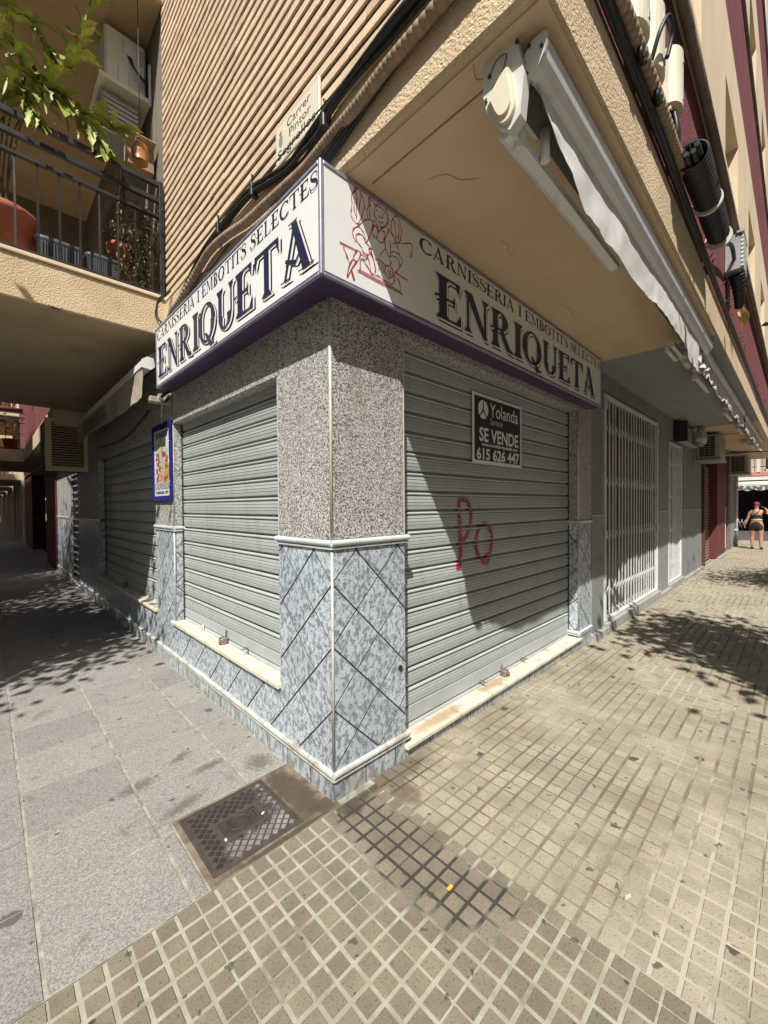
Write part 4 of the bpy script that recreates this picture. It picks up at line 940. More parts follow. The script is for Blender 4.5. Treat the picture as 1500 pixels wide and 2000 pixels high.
M['soffit_brown'] = mat('shade_toned_weathered_ochre', (.42, .315, .195), .9, (.36, .265, .16), 2, bump=.2, bscale=26, dirt=(.24, .18, .115), dirt_scale=1.6, dirt_lo=.52, dirt_hi=.8, dirt_amt=.5)  # dirty ceiling ochre in a darker copy, the balconies' shade put into its colour
M['shade_paint'] = mat('shade_darkened_render', (.20, .165, .125), .9, (.165, .135, .10), 2, bump=.2, bscale=30)  # same render as outside, darkened in colour for the shade behind the balcony
# ------------------------------------------------------------------ balconies over the left street
def railing(parent, x0, x1, y0, y1, z0, ztop, bars=.14):
    """front rail on three sides of a balcony; each bar its own piece"""
    rl = empty('balcony_railing', (0, 0, 0), parent=parent)
    zs = (ztop, ztop - .155, ztop - .31, z0 + .03)
    for k, z in enumerate(zs):
        r = (.024, .022, .014, .016)[k]
        b = MB(); b.box(x0 + .02, x1 - .025, y0 + .012, y0 + .05, z - r, z + r, c=.003); b.build('rail', M['black_metal'], rl)
        b = MB(); b.box(x0 - .018, x0 + .02, y0 + .012, y1, z - r, z + r, c=.003); b.build('rail', M['black_metal'], rl)
    for x in (x0, x1 - .045):
        b = MB(); b.box(x - .02, x + .02, y0 + .008, y0 + .054, z0 - .02, ztop + .03, c=.003); b.build('post', M['black_metal'], rl)
    me = MB().box(-.0075, .0075, -.0075, .0075, z0 + .03, zs[2]).mesh('bar', M['black_metal'])
    x = x0 + bars
    while x < x1 - .08:
        link('bar', me, loc=(x, y0 + .031, 0), rot=(0, 0, random.uniform(-.2, .2)), parent=rl); x += bars
    y = y0 + bars
    while y < y1:
        link('bar', me, loc=(x0, y, 0), parent=rl); y += bars
    return rl
BX0, BY0, BY1 = -1.95, 2.60, 6.95
for zb in (3.27, 6.50, 9.73):
    b = MB(); b.box(BX0, -.006, BY0, BY1, zb, zb + .35, c=.01); b.build('balcony_slab', M['stucco'], bld)
    b = MB(); b.box(BX0 - .015, -.006, BY0 - .018, BY1, zb + .352, zb + .385, c=.005); b.build('balcony_edging', M['smooth_beige'], bld)
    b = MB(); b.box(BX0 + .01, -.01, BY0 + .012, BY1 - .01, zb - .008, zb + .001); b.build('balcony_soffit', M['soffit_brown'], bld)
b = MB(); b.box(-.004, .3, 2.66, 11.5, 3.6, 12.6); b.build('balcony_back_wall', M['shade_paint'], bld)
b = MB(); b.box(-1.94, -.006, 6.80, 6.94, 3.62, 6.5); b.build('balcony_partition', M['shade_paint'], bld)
b = MB(); b.box(-.02, .01, 4.2, 5.4, 3.66, 5.75, c=.004); b.build('balcony_door', M['dark_door'], bld)
b = MB()
for k in range(12): b.box(-.05, -.006, 3.30, 3.95, 3.75 + k * .075, 3.80 + k * .075)
b.build('louvre_shutter', M['dark_door'], bld)
railing(bld, BX0, -.0, BY0, BY1, 3.645, 4.735)
railing(bld, BX0, -.0, BY0, BY1, 6.875, 7.965)
b = MB(); b.tube(smooth_path([(-.83, 2.598, 3.285), (-.86, 2.585, 3.262), (-.92, 2.59, 3.275), (-.87, 2.61, 3.268)], 5), .004, 5); b.build('wire_loop', M['cable'], bld)

# ------------------------------------------------------------------ things on the balcony
t = empty('flower_pot', (-1.20, 2.92, 3.66), 'large round terracotta pot at the left end of the balcony', 'plant pot', 'pots and troughs on the balcony')
b = MB(); b.lathe([(.0, 3.66), (.185, 3.66), (.245, 3.98), (.262, 3.985), (.268, 4.05), (.25, 4.055), (.235, 4.02), (.0, 4.01)], -1.20, 2.92, 28); b.build('pot_body', M['terracotta'], t)
b = MB(); b.lathe([(0, 4.012), (.232, 4.012)], -1.20, 2.92, 20); b.build('soil', M['twig'], t)
def trough(x0, x1, y, label):
    t = empty('planter_trough', ((x0 + x1) / 2, y, 3.66), label, 'planter', 'pots and troughs on the balcony')
    b = MB(); cx = (x0 + x1) / 2; w = (x1 - x0) / 2
    n = 28; rows = []
    for (z, k) in ((3.66, .80), (3.68, .84), (3.86, .97), (3.87, 1.03), (3.895, 1.03), (3.895, .94), (3.84, .90)):
        rows.append([(cx + k * w * math.copysign(abs(math.cos(a)) ** .45, math.cos(a)), y + k * .10 * math.copysign(abs(math.sin(a)) ** .45, math.sin(a)), z) for a in [2 * math.pi * i / n for i in range(n)]])
    b.add([v for r in rows for v in r], [(r * n + i, r * n + (i + 1) % n, (r + 1) * n + (i + 1) % n, (r + 1) * n + i) for r in range(len(rows) - 1) for i in range(n)], 0, True)
    b.build('trough_body', M['trough'], t)
    b = MB()
    for k in range(13):
        x = x0 + .04 + (x1 - x0 - .08) * k / 12; b.box(x - .006, x + .006, y - .108, y - .088, 3.70, 3.85)
    b.build('rib', M['trough'], t)
    return t
trough(-.985, -.66, 2.80, 'dark plastic trough beside the terracotta pot on the balcony')
trough(-.64, -.37, 2.80, 'dark plastic trough beside the dried shrub on the balcony')
def leaf(b, p, d, L, W, up=Vector((0, 0, 1)), lob=True, mi=0, curl=.25):
    """lobed, folded leaf with depth from its curl"""
    d = d.normalized(); s = d.cross(up); s = s.normalized() if s.length > .05 else d.orthogonal().normalized(); nrm = s.cross(d).normalized()
    m = 7; prof = [(0, .04), (.15, .42), (.28, .28), (.42, .50), (.56, .30), (.72, .40), (.86, .18), (1, .0)] if lob else [(0, .05), (.2, .34), (.4, .5), (.6, .45), (.8, .26), (1, 0), (1, 0), (1, 0)]
    mid, lf, rt = [], [], []
    for t_, w_ in prof:
        c = p + d * (L * t_) - nrm * (curl * L * t_ * t_)
        mid.append(c); lf.append(c + s * (W * w_) + nrm * (W * w_ * .45)); rt.append(c - s * (W * w_) + nrm * (W * w_ * .45))
    n = len(prof); vs = mid + lf + rt
    b.add(vs, [(i, i + 1, n + i + 1, n + i) for i in range(n - 1)] + [(i + 1, i, 2 * n + i, 2 * n + i + 1) for i in range(n - 1)], mi, True)
pl = empty('trailing_cactus', (-1.15, 2.78, 4.02), 'sprawling plant with notched yellow green leaves spilling over the balcony rail', 'plant')
rr = random.Random(21); bs_, bl_, bd_ = MB(), MB(), MB()
stems = [[(-1.2, 2.9, 4.02), (-1.22, 2.8, 4.6), (-1.0, 2.70, 4.98), (-.72, 2.66, 5.02), (-.48, 2.62, 4.80)],
         [(-1.15, 2.9, 4.02), (-1.1, 2.8, 4.7), (-.85, 2.72, 5.25), (-.70, 2.70, 5.55), (-.60, 2.70, 5.95)],
         [(-1.2, 2.9, 4.02), (-1.3, 2.8, 4.8), (-1.2, 2.72, 5.4), (-1.02, 2.70, 5.62), (-.86, 2.68, 5.42)],
         [(-1.25, 2.9, 4.02), (-1.3, 2.78, 4.9), (-1.25, 2.7, 5.6), (-1.15, 2.66, 6.0)],
         [(-1.18, 2.9, 4.02), (-1.05, 2.76, 4.8), (-.90, 2.64, 5.06), (-.66, 2.58, 4.95), (-.50, 2.56, 4.72)],
         [(-1.22, 2.9, 4.02), (-1.15, 2.74, 4.8), (-1.05, 2.62, 4.95), (-.98, 2.56, 4.74)],
         [(-1.2, 2.9, 4.02), (-1.1, 2.74, 4.9), (-.92, 2.68, 5.15), (-.55, 2.68, 5.06), (-.40, 2.68, 5.10)],
         [(-1.1, 2.9, 4.02), (-1.35, 2.72, 4.9), (-1.3, 2.64, 5.3)],
         [(-1.25, 2.9, 4.02), (-1.2, 2.72, 4.85), (-1.0, 2.62, 5.12), (-.82, 2.6, 5.0)],
         [(-1.3, 2.9, 4.02), (-1.28, 2.72, 5.0), (-1.16, 2.66, 5.3), (-1.0, 2.64, 5.2)]]
for si, stp in enumerate(stems):
    pp = smooth_path(stp, 9); bs_.tube(pp, .006, 5, rf=lambda u: .008 - .005 * u)
    n = len(pp)
    for i in range(int(n * .35), n):
        u = i / (n - 1); dirn = (pp[min(i + 1, n - 1)] - pp[i - 1]).normalized()
        for k in range(1 if i % 3 else 2):
            dd = (dirn * rr.uniform(.5, 1.2) + Vector((rr.uniform(-.8, .9), rr.uniform(-.9, .3), rr.uniform(-.9, .5)))).normalized()
            big = si == 1 and i > n - 4
            (leaf(bl_, pp[i], dirn if big else dd, .34 if big else rr.uniform(.10, .24), .12 if big else rr.uniform(.05, .12), curl=rr.uniform(0, .5)) if rr.random() > .25 else
             leaf(bd_, pp[i], (dd + Vector((0, 0, -.9))).normalized(), rr.uniform(.07, .16), rr.uniform(.012, .025), curl=rr.uniform(-.3, .5), lob=False))
for k in range(6):
    x = -1.25 + k * .11; p = Vector((x, 2.60, 5.02 - .05 * abs(k - 2))); leaf(bd_, p, Vector((rr.uniform(-.2, .2), -.15, -1)), rr.uniform(.14, .24), .018, curl=rr.uniform(-.4, .4), lob=False)
bs_.build('stem', M['twig'], pl); bl_.build('foliage', M['leaf'], pl); bd_.build('withered_foliage', M['leaf_pale'], pl)
shb = empty('dried_shrub', (-.24, 2.80, 3.66), 'dried olive brown shrub hanging from a red pot by the brick wall', 'plant')
b = MB(); b.lathe([(0, 3.9), (.085, 3.9), (.115, 4.10), (.125, 4.10), (.125, 4.14), (.10, 4.14), (.095, 4.1)], -.33, 2.90, 18); b.build('pot_body', M['terracotta'], shb)
bt, bf = MB(), MB()
for k in range(210):
    c = Vector((rr.gauss(-.23, .085), rr.gauss(2.79, .06), rr.uniform(3.70, 4.5))); c.x = min(max(c.x, -.38), -.08)
    if abs(c.z - 4.15) > .35 and rr.random() < .4: c.x = -.24 + (c.x + .24) * .5
    q = c + Vector((rr.uniform(-.09, .09), rr.uniform(-.07, .05), rr.uniform(-.12, .1)))
    bt.tube([c, (c + q) / 2 + Vector((rr.uniform(-.02, .02), rr.uniform(-.02, .02), 0)), q], .0022, 4)
    for j in range(9):
        e = q + Vector((rr.gauss(0, .022), rr.gauss(0, .022), rr.gauss(0, .022)))
        leaf(bf, e, Vector((rr.uniform(-1, 1), rr.uniform(-1, .4), rr.uniform(-1, 1))), rr.uniform(.03, .06), .014, lob=False)
bt.tube(smooth_path([(-.40, 2.63, 4.80), (-.385, 2.62, 4.62), (-.40, 2.64, 4.40), (-.38, 2.66, 4.1), (-.36, 2.68, 3.85)], 8), .006, 5)
for k in range(60):
    z = rr.uniform(3.8, 4.5); leaf(bd_ if False else bf, Vector((-.385 + rr.gauss(0, .014), 2.65 + rr.gauss(0, .014), z)), Vector((rr.uniform(-1, 1), rr.uniform(-1, 1), -1)), rr.uniform(.03, .07), .014, lob=False)
bt.build('stem', M['twig'], shb); bf.build('foliage', M['dry_leaf'], shb)
jg = empty('hanging_jug', (-.19, 2.74, 4.98), 'small glazed brown jug hanging upside down by the brick wall', 'jug')
b = MB(); b.lathe([(.0, 5.135), (.03, 5.13), (.062, 5.10), (.078, 5.05), (.076, 5.01), (.060, 4.955), (.066, 4.945), (.055, 4.95), (.0, 4.99)], -.19, 2.74, 22); b.build('jug_body', M['jug'], jg)
b = MB(); b.tube(smooth_path([(-.225, 2.74, 5.13), (-.22, 2.735, 5.17), (-.18, 2.73, 5.175), (-.15, 2.74, 5.13)], 6), .008, 7); b.build('handle', M['twig'], jg)
b = MB(); b.tube([(-.19, 2.735, 5.172), (-.192, 2.74, 6.492)], .0035, 5); b.build('string', M['cable'], jg)
ac = empty('balcony_air_conditioner', (-.24, 3.2, 5.9), 'white air conditioner high on the balcony wall above a white tray', 'air conditioner', 'air conditioners')
b = MB(); b.box(-.40, -.035, 3.08, 3.50, 5.84, 6.42, c=.02); b.build('casing', M['white_plastic'], ac)
b = MB(); b.box(-.29, -.20, 3.06, 3.079, 5.87, 6.06, c=.006); b.build('valve_cover', M['white_plastic'], ac)
b = MB(); b.box(-.24, -.13, 3.066, 3.0795, 6.22, 6.36, c=.004); b.build('service_panel', M['white_plastic'], ac)
b = MB()
for k in range(4): b.box(-.095, -.065, 3.074, 3.0798, 6.20 + k * .04, 6.222 + k * .04)
b.build('label_plate', M['grey_metal'], ac)
b = MB()
for k in range(3): b.tube(smooth_path([(-.20 + .012 * k, 3.075, 6.21), (-.15, 3.03 - .01 * k, 6.08 - .012 * k), (-.06, 3.02, 6.02 - .014 * k), (-.022, 3.05, 6.06 - .012 * k)], 6), .009, 7)
b.build('hose', M['cable'], ac)
b = MB(); b.prism([(3.00, 5.79), (3.0, 5.812), (3.56, 5.812), (3.56, 5.79)], 0, -.47, -.02); b.box(-.47, -.02, 2.985, 3.0, 5.785, 5.83, c=.004); b.build('drip_tray', M['white_plastic'], ac)
b = MB(); b.box(-.036, -.012, 2.99, 3.02, 5.78, 6.20, c=.004); b.build('bracket', M['white_metal'], ac)
sh = empty('louvred_casing', (-.25, 3.3, 5.3), 'grey louvred casing hung under the white tray of the balcony', 'casing')
b = MB(); b.box(-.44, -.10, 3.10, 3.50, 5.36, 5.76, c=.01); b.build('casing', M['grey_paint'], sh)
b = MB()
for k in range(7): b.box(-.42, -.12, 3.088, 3.0995, 5.40 + k * .048, 5.425 + k * .048)
b.build('slat_panel', M['grey_metal'], sh)
bx = empty('cardboard_box', (-.10, 2.95, 5.2), 'open brown cardboard box wedged beside the brick edge of the balcony', 'box')
b = MB(); b.box(-.26, -.03, 2.88, 3.05, 5.0, 5.24, c=.003); b.build('box_body', mat('brown_cardboard', (.36, .24, .145), .85, (.31, .20, .12), 6), bx)
b = MB(); b.prism([(2.80, 5.26), (2.803, 5.268), (2.88, 5.243), (2.88, 5.235)], 0, -.26, -.03); b.build('flap', mat('cardboard_flap', (.44, .32, .2), .85), bx)

# ------------------------------------------------------------------ cables on the side wall
def cable(name, pts, r, label, m='cable', n=8, group=None, cat='cable'):
    b = MB(); b.tube(smooth_path(pts, n), r, 8); return b.build(name, M[m], label=label, cat=cat, group=group)
rr = random.Random(3)
def jig(pts, a): return [(x + rr.uniform(-a, a) * .6, y, z + rr.uniform(-a, a)) for x, y, z in pts]
ZB_ = ((-1.25, 3.61), (-.9, 3.62), (-.55, 3.625), (-.2, 3.605), (0, 3.555), (.15, 3.53), (.3, 3.535), (.5, 3.58), (.7, 3.63), (.9, 3.648), (1.2, 3.645), (1.55, 3.60), (1.9, 3.50), (2.25, 3.40))
ys = [-1.25, -.8, -.5, -.3, -.1, .15, .5]; zs_ = [3.55, 3.525, 3.49, 3.45, 3.39, 3.35, 3.34]
bun = empty('cable_bundle', (-.05, .5, 3.64), 'bundle of thick black cables clipped along the foot of the brick wall', 'cables')
for k in range(5):
    b = MB(); base = [(-.046 - .010 * (k % 2) - .003 * k, y, z - .02 + .011 * k) for y, z in ZB_]
    b.tube(smooth_path(jig(base, .010), 6), .0095 + .002 * (k % 2), 7); b.build('strand', M['cable'], bun)
for y in (-.75, -.05, .72, 1.25):
    zc = min(ZB_, key=lambda q: abs(q[0] - y))[1]; b = MB(); b.box(-.078, -.02, y - .018, y + .018, zc - .04, zc + .045, c=.005); b.tube([(-.07, y - .03, zc + .045), (-.08, y - .028, zc + .075), (-.066, y - .02, zc + .08)], .006, 6); b.build('clip', M['cable'], bun)
cable('thin_cable', [(-.050, -1.2, 3.645), (-.050, -.5, 3.65), (-.050, .0, 3.652), (-.050, .47, 3.652), (-.05, .9, 3.66), (-.05, 1.4, 3.65)], .004, 'thin black cable crossing the street plaque')
lowb = empty('lower_cable_bundle', (-.06, 0, 3.45), 'second black cable bundle behind the top of the shop sign', 'cables')
for k in range(5):
    b = MB(); base = [(-.046 - .011 * (k % 3), y, z - .03 + .011 * k) for y, z in zip(ys, zs_)]
    b.tube(smooth_path(jig(base, .008), 6), .010, 7); b.build('strand', M['cable'], lowb)
tk = empty('taped_conduit', (-.07, .5, 3.48), 'brown tape wrapped conduit running behind the sign along the slab', 'conduit')
tp_ = [(-.062, -1.22, 3.520), (-.066, -.8, 3.487), (-.068, -.52, 3.469), (-.068, -.32, 3.44), (-.068, -.1, 3.425), (-.068, .1, 3.408), (-.068, .3, 3.422), (-.068, .53, 3.443), (-.068, .8, 3.465), (-.068, 1.12, 3.525), (-.068, 1.4, 3.548), (-.068, 1.66, 3.503), (-.068, 2.09, 3.412), (-.066, 2.3, 3.385), (-.06, 2.52, 3.25)]
pp = smooth_path(tp_, 9); b = MB()
b.tube(pp, .024, 10); b.build('core', M['tape'], tk)
for i in range(1, len(pp) - 1, 1):
    b = MB(); d = (pp[i + 1] - pp[i - 1]).normalized(); a = pp[i] - d * .024; c = pp[i] + d * .022
    b.tube([a, (a + c) / 2, c], [.0262, .029, .0275], 9); b.build('tape_wrap', M['tape'], tk)
wl3 = empty('coiled_wires', (-.05, 2.4, 3.4), 'coil of loose black wires beside the balcony corner', 'cable')
cable('drooping_wire', [(-.05, 1.1, 3.47), (-.075, 1.35, 3.40), (-.07, 1.6, 3.44), (-.06, 1.8, 3.36), (-.05, 2.1, 3.30)], .008, 'tangle of black wire sagging behind the sign end', n=10)
for k, (a, z) in enumerate(((0, 0), (.03, .015), (.05, -.02))):
    b = MB(); b.tube(smooth_path([(-.05, 2.36 + a, 3.62), (-.12, 2.46 + a, 3.55 + z), (-.13, 2.50 + a, 3.42), (-.09, 2.44 + a, 3.32 + z), (-.05, 2.36, 3.26)], 8), .006, 7); b.build('loop', M['cable'], wl3)
if 0:
    cable('coiled_wire', [(-.05, 2.36 + a, 3.62), (-.12, 2.46 + a, 3.55 + z), (-.13, 2.50 + a, 3.42), (-.09, 2.44 + a, 3.32 + z), (-.05, 2.36, 3.26)], .006, 'loop of loose black wire beside the balcony corner', group='loose wires by the balcony corner')

# ------------------------------------------------------------------ cables, boxes and coil on the street front
Y = OV - .03
rc = empty('taped_conduit', (1.0, Y, 3.68), 'brown tape wrapped conduit along the maroon band above the right street', 'conduit')
pp = smooth_path([(-.04, Y + .0, 3.60), (.3, Y - .015, 3.665), (.7, Y - .02, 3.685), (1.2, Y - .02, 3.71), (1.62, Y - .02, 3.70), (1.85, Y - .03, 3.69)], 10); b = MB(); b.tube(pp, .026, 10); b.build('core', M['tape'], rc)
for i in range(1, len(pp) - 1):
    b = MB(); d = (pp[i + 1] - pp[i - 1]).normalized(); a = pp[i] - d * .021; c = pp[i] + d * .020
    b.tube([a, (a + c) / 2, c], [.029, .031, .029], 9); b.build('tape_wrap', M['tape'], rc)
b_ = empty('cable_bundle', (2, Y, 3.64), 'bundle of black cables along the top of the beige slab edge', 'cables')
for k in range(7):
    base = [(x, Y + .012 - .008 * (k % 3), 3.606 + .009 * k * (1 if x < 3 else .6) + .008 * math.sin(x * 1.7 + k)) for x in (.0, .5, 1.0, 1.6, 2.2, 2.9, 3.6, 4.6, 6.0, 7.5, 9.5, 12.0, 15.0, 19.0)]
    b = MB(); b.tube(smooth_path(jig(base, .008), 5), .010, 6); b.build('strand', M['cable'], b_)
rq = random.Random(8); b = MB()
for k in range(46):
    x = rq.uniform(2.9, 17); p = Vector((x, Y - .01, 3.66 + rq.uniform(-.02, .05)))
    b.tube([p, p + Vector((rq.uniform(-.05, .05), -.03, rq.uniform(.0, .06)))], .004, 4)
b.build('cable_tie', M['cable'], b_)
cl = empty('corrugated_sleeve', (2.3, Y - .08, 3.72), 'thick ribbed black sleeve of bundled cable held by white straps', 'cable sleeve')
def ridge(u): return .074 + .011 * math.sin(u * 2 * math.pi * 24) - .012 * u
n_ = 24 * 8; b = MB(); b.tube([(1.78 + 1.18 * i / n_, Y - .085, 3.715 + .02 * math.sin(i / n_ * 2)) for i in range(n_ + 1)], .08, 18, rf=ridge, cap=False); b.build('sleeve', M['cable'], cl)
for x in (2.36, 2.92):
    b = MB(); b.tube([(x - .012, Y - .085, 3.728), (x + .012, Y - .085, 3.728)], .088, 18); b.build('strap', M['white_plastic'], cl)
b = MB()
for k in range(6):
    a = k * 1.05; b.tube([(1.68, Y - .085 + .035 * math.cos(a), 3.70 + .035 * math.sin(a)), (2.05, Y - .085 + .035 * math.cos(a), 3.715 + .035 * math.sin(a))], .015, 6)
b.build('inner_cable', M['cable'], cl)
def meter(x, z0, z1, w, label):
    t = empty('junction_box', (x, Y, z0), label, 'junction box', 'cream junction boxes')
    y1 = OV + .004; y0 = OV - .085
    n = 10; prof = [(x - w / 2, y1), (x - w / 2, y0 + .05)] + [(x - w / 2 + w * .5 * (1 - math.cos(math.pi * k / n)), y0 + .05 - .055 * math.sin(math.pi * k / n)) for k in range(1, n)] + [(x + w / 2, y0 + .05), (x + w / 2, y1)]
    b = MB(); b.prism(prof, 2, z0 + .03, z1); b.build('cover', M['cream_plastic'], t)
    b = MB(); b.box(x - w / 2 + .012, x + w / 2 - .012, y0 + .04, y1 - .002, z0, z0 + .031); b.build('gland_plate', M['smooth_beige'], t)
    for k in (-1, 1): b = MB(); b.box(x + k * w * .22 - .022, x + k * w * .22 + .022, y0 + .035, y1 - .02, z0 - .006, z0 - .0005); b.build('cable_hole', M['ink'], t)
    b = MB(); b.box(x - .012, x + .012, y0 - .008, y0 + .0, z0 + .06, z0 + .10, c=.002); b.box(x - .012, x + .012, y0 - .008, y0, z1 - .08, z1 - .045, c=.002); b.build('latch', M['grey_metal'], t)
    b = MB()
    for k in range(3): b.tube(smooth_path([(x - .03 + .03 * k, Y - .02, z0 + .005), (x - .035 + .03 * k, Y - .035, z0 - .10), (x + .01 * k, Y - .02, max(3.68, z0 - .26))], 5), .012, 6)
    b.build('tail_cable', M['cable'], t)
    return t
meter(.87, 3.74, 4.16, .19, 'cream junction box nearest the street corner on the maroon band')
meter(1.17, 3.76, 4.12, .18, 'middle cream junction box with black loop of cable')
meter(1.64, 3.90, 4.25, .17, 'cream junction box just above the ribbed black sleeve')
cable('cable_loop', [(1.04, Y - .02, 3.72), (1.01, Y - .07, 3.84), (1.05, Y - .10, 3.93), (1.12, Y - .10, 3.90), (1.12, Y - .08, 3.80)], .010, 'black cable loop between two cream junction boxes')
fb = empty('splice_case', (4.5, Y - .1, 4.1), 'grey finned splice case with taped black cable below it', 'splice case')
b = MB(); b.box(4.42, 4.78, OV - .13, OV + .004, 4.08, 4.46, c=.01); b.build('casing', M['grey_metal'], fb)
b = MB()
for k in range(8): b.box(4.425, 4.775, OV - .155, OV - .131, 4.11 + k * .043, 4.13 + k * .043)
b.build('fin', M['white_plastic'], fb)
b = MB(); b.box(4.40, 4.80, OV - .16, OV - .10, 4.455, 4.475); b.build('lid', M['grey_metal'], fb)
b = MB(); pts = [(4.55, OV - .09, 4.08), (4.62, OV - .10, 3.98), (4.70, OV - .10, 3.88), (4.78, OV - .09, 3.80)]; b.tube(smooth_path(pts, 10), .06, 10, rf=lambda u: .075 - .04 * u + .006 * math.sin(u * 60)); b.build('taped_tail', M['cable'], fb)
b = MB()
for k in range(9): b.tube(smooth_path([(4.75, OV - .09, 3.83), (4.80 + .02 * k, OV - .12 - .006 * k, 3.76), (4.86 + .03 * k, OV - .10, 3.70 - .008 * (k % 4)), (4.9 + .03 * k, OV - .07, 3.80 + .01 * k)], 6), .005, 5)
b.build('bare_wire', mat('copper_wire', (.5, .33, .13), .4, metal=.5), fb)
b = MB(); b.tube(smooth_path([(2.95, Y - .05, 3.74), (3.4, Y - .03, 3.9), (4.0, Y - .06, 4.16), (4.42, OV - .08, 4.2)], 8), .018, 8); b.build('feed_cable', M['cable'], fb)

# ------------------------------------------------------------------ awnings
def wavy_cloth(x0, x1, y, ztop, drop, nx, rnd, axis=0, scallop=0.0, amp=.014, sag=0.0):
    b = MB(); nz = 7; vs = []
    for i in range(nx + 1):
        u = i / nx; x = x0 + (x1 - x0) * u; dd = drop(u) if callable(drop) else drop
        if scallop: dd += scallop * abs(math.sin(u * nx / 4 * math.pi)) + rnd.uniform(-.01, .01)
        for j in range(nz + 1):
            v = j / nz; L_ = abs(x1 - x0); off = amp * (.25 + v) * (2.0 * noise.noise((u * L_ * 2.2, v * .8, y * 7 + ztop)) + 1.3 * noise.noise((u * L_ * 7 + v * 1.2, v * 1.5, 3.1 + y)) + .6 * noise.noise((u * L_ * 19, v * 4, 9.7))) - sag * math.sin(math.pi * v) * .3
            z = ztop - dd * v
            vs.append((x, y + off, z) if axis == 0 else (y + off, x, z))
    fs = [(i * (nz + 1) + j, (i + 1) * (nz + 1) + j, (i + 1) * (nz + 1) + j + 1, i * (nz + 1) + j + 1) for i in range(nx) for j in range(nz)]
    b.add(vs, fs, 0, True); n0 = len(vs)                # a second skin gives the cloth its thickness
    b.add([(v[0], v[1] + .0025, v[2]) if axis == 0 else (v[0] + .0025, v[1], v[2]) for v in vs], fs, 0, True)
    return b
rw = random.Random(17)
aw = empty('retractable_awning', (.06, -1.0, 3.26), 'closed grey white canvas awning under the ochre overhang nearest the corner', 'awning', 'folded awnings')
prof = [(-1.128, 3.200), (-1.128, 3.225), (-1.118, 3.232), (-1.08, 3.232), (-1.055, 3.205), (-1.055, 3.185), (-1.062, 3.180), (-1.055, 3.172), (-1.055, 3.135), (-1.07, 3.122), (-1.10, 3.14), (-1.12, 3.168)]
b = MB(); b.prism(prof, 0, .10, 3.98); b.build('front_bar', M['white_metal'], aw)
b = MB(); b.prism([(p[0] + (p[0] + 1.09) * .12, p[1] + (p[1] - 3.17) * .12) for p in prof], 0, .085, .099); b.build('end_cap', M['white_plastic'], aw)
b = MB(); b.tube([(.14, -1.02, 3.16), (3.95, -1.0, 3.16)], .052, 14); b.build('roller', mat('dark_canvas_roll', (.10, .098, .09), .9), aw)
b = wavy_cloth(.13, 3.5, -1.078, 3.125, lambda u: .02 + .20 * min(1, u * 7) + .03 * math.sin(u * 7) * u + (.05 if u > .85 else 0), 130, rw, amp=.006); b.build('valance', M['cloth'], aw)
b = wavy_cloth(3.35, 4.25, -1.05, 3.14, lambda u: .24 - .12 * u, 50, rw, amp=.028); b.build('loose_cloth', M['cloth'], aw)
b = MB()
for (yy, zz) in ((-1.115, 3.19), (-1.07, 3.225), (-1.06, 3.135)): b.tube([(.078, yy, zz), (.0865, yy, zz)], .006, 8)
for (yy, zz) in ((-.93, 3.20), (-.915, 3.12), (-1.04, 3.24)): b.tube([(.048, yy, zz), (.057, yy, zz)], .007, 8)
b.build('screw', M['rail_dark'], aw)
# housing with its rounded cover
b = MB()
hp = [(-.905, 3.262), (-1.035, 3.262), (-1.065, 3.12), (-1.05, 2.985), (-1.01, 2.955), (-.965, 2.985), (-.915, 3.08), (-.90, 3.15)]
b.prism(hp, 0, .055, .10); b.build('side_plate', M['white_plastic'], aw)
b = MB(); cv = [(q.x, q.z) for q in smooth_path([(a_, 0, c_) for a_, c_ in ((-.925, 3.11), (-.99, 3.165), (-1.015, 3.16), (-1.03, 3.10), (-1.035, 3.02), (-1.01, 2.985), (-.97, 3.0), (-.925, 3.11))], 4)[:-1]]; cv_ = [(-.925, 3.11), (-.99, 3.165), (-1.015, 3.16), (-1.03, 3.10), (-1.035, 3.02), (-1.01, 2.985), (-.97, 3.0)]
b.prism([(p[0], p[1]) for p in cv], 0, .040, .0555); cvi = [(-.985 + (p[0] + .985) * .75, 3.07 + (p[1] - 3.07) * .75) for p in cv]; b.prism(cvi, 0, .030, .041); b.build('motor_cover', M['cream_plastic'], aw)
b = MB(); b.box(.10, .42, -1.03, -.93, 3.18, 3.262, c=.01); b.build('bracket', M['white_plastic'], aw)
b = MB(); b.prism([(-1.01, 2.965), (-1.01, 3.0), (-.96, 3.008), (-.95, 2.975), (-.975, 2.955)], 0, .08, 1.32); b.build('arm', M['white_metal'], aw)
for q_ in (([(.145, -1.0, 2.94), (.145, -1.0, 3.06)], .022), ([(.30, -1.03, 2.97), (.30, -1.03, 3.09)], .018), ([(1.30, -.985, 2.97), (1.34, -.985, 2.99)], .024)):
    b = MB(); b.tube(q_[0], q_[1], 12); b.build('arm_joint', M['white_plastic'], aw)
b = MB(); b.tube(smooth_path([(.053, -.93, 3.20), (.050, -.96, 3.235), (.050, -1.0, 3.225), (.052, -.975, 3.17), (.053, -.94, 3.15)], 6), .0016, 5); b.build('pull_wire', M['cable'], aw)
b = MB()
for (x, yy) in ((3.62, -.93), (3.72, -.93)):
    b.box(x - .45, x - .05, yy + (x - 3.62) * .6 - .02, yy + (x - 3.62) * .6 + .012, 3.03, 3.07)
b.build('elbow_arm', M['white_metal'], aw)
b = MB(); b.box(3.55, 3.85, -.99, -.90, 3.02, 3.10, c=.02); b.tube([(3.6, -.95, 3.0), (3.82, -.95, 3.0)], .03, 10); b.build('elbow_bracket', M['white_plastic'], aw)
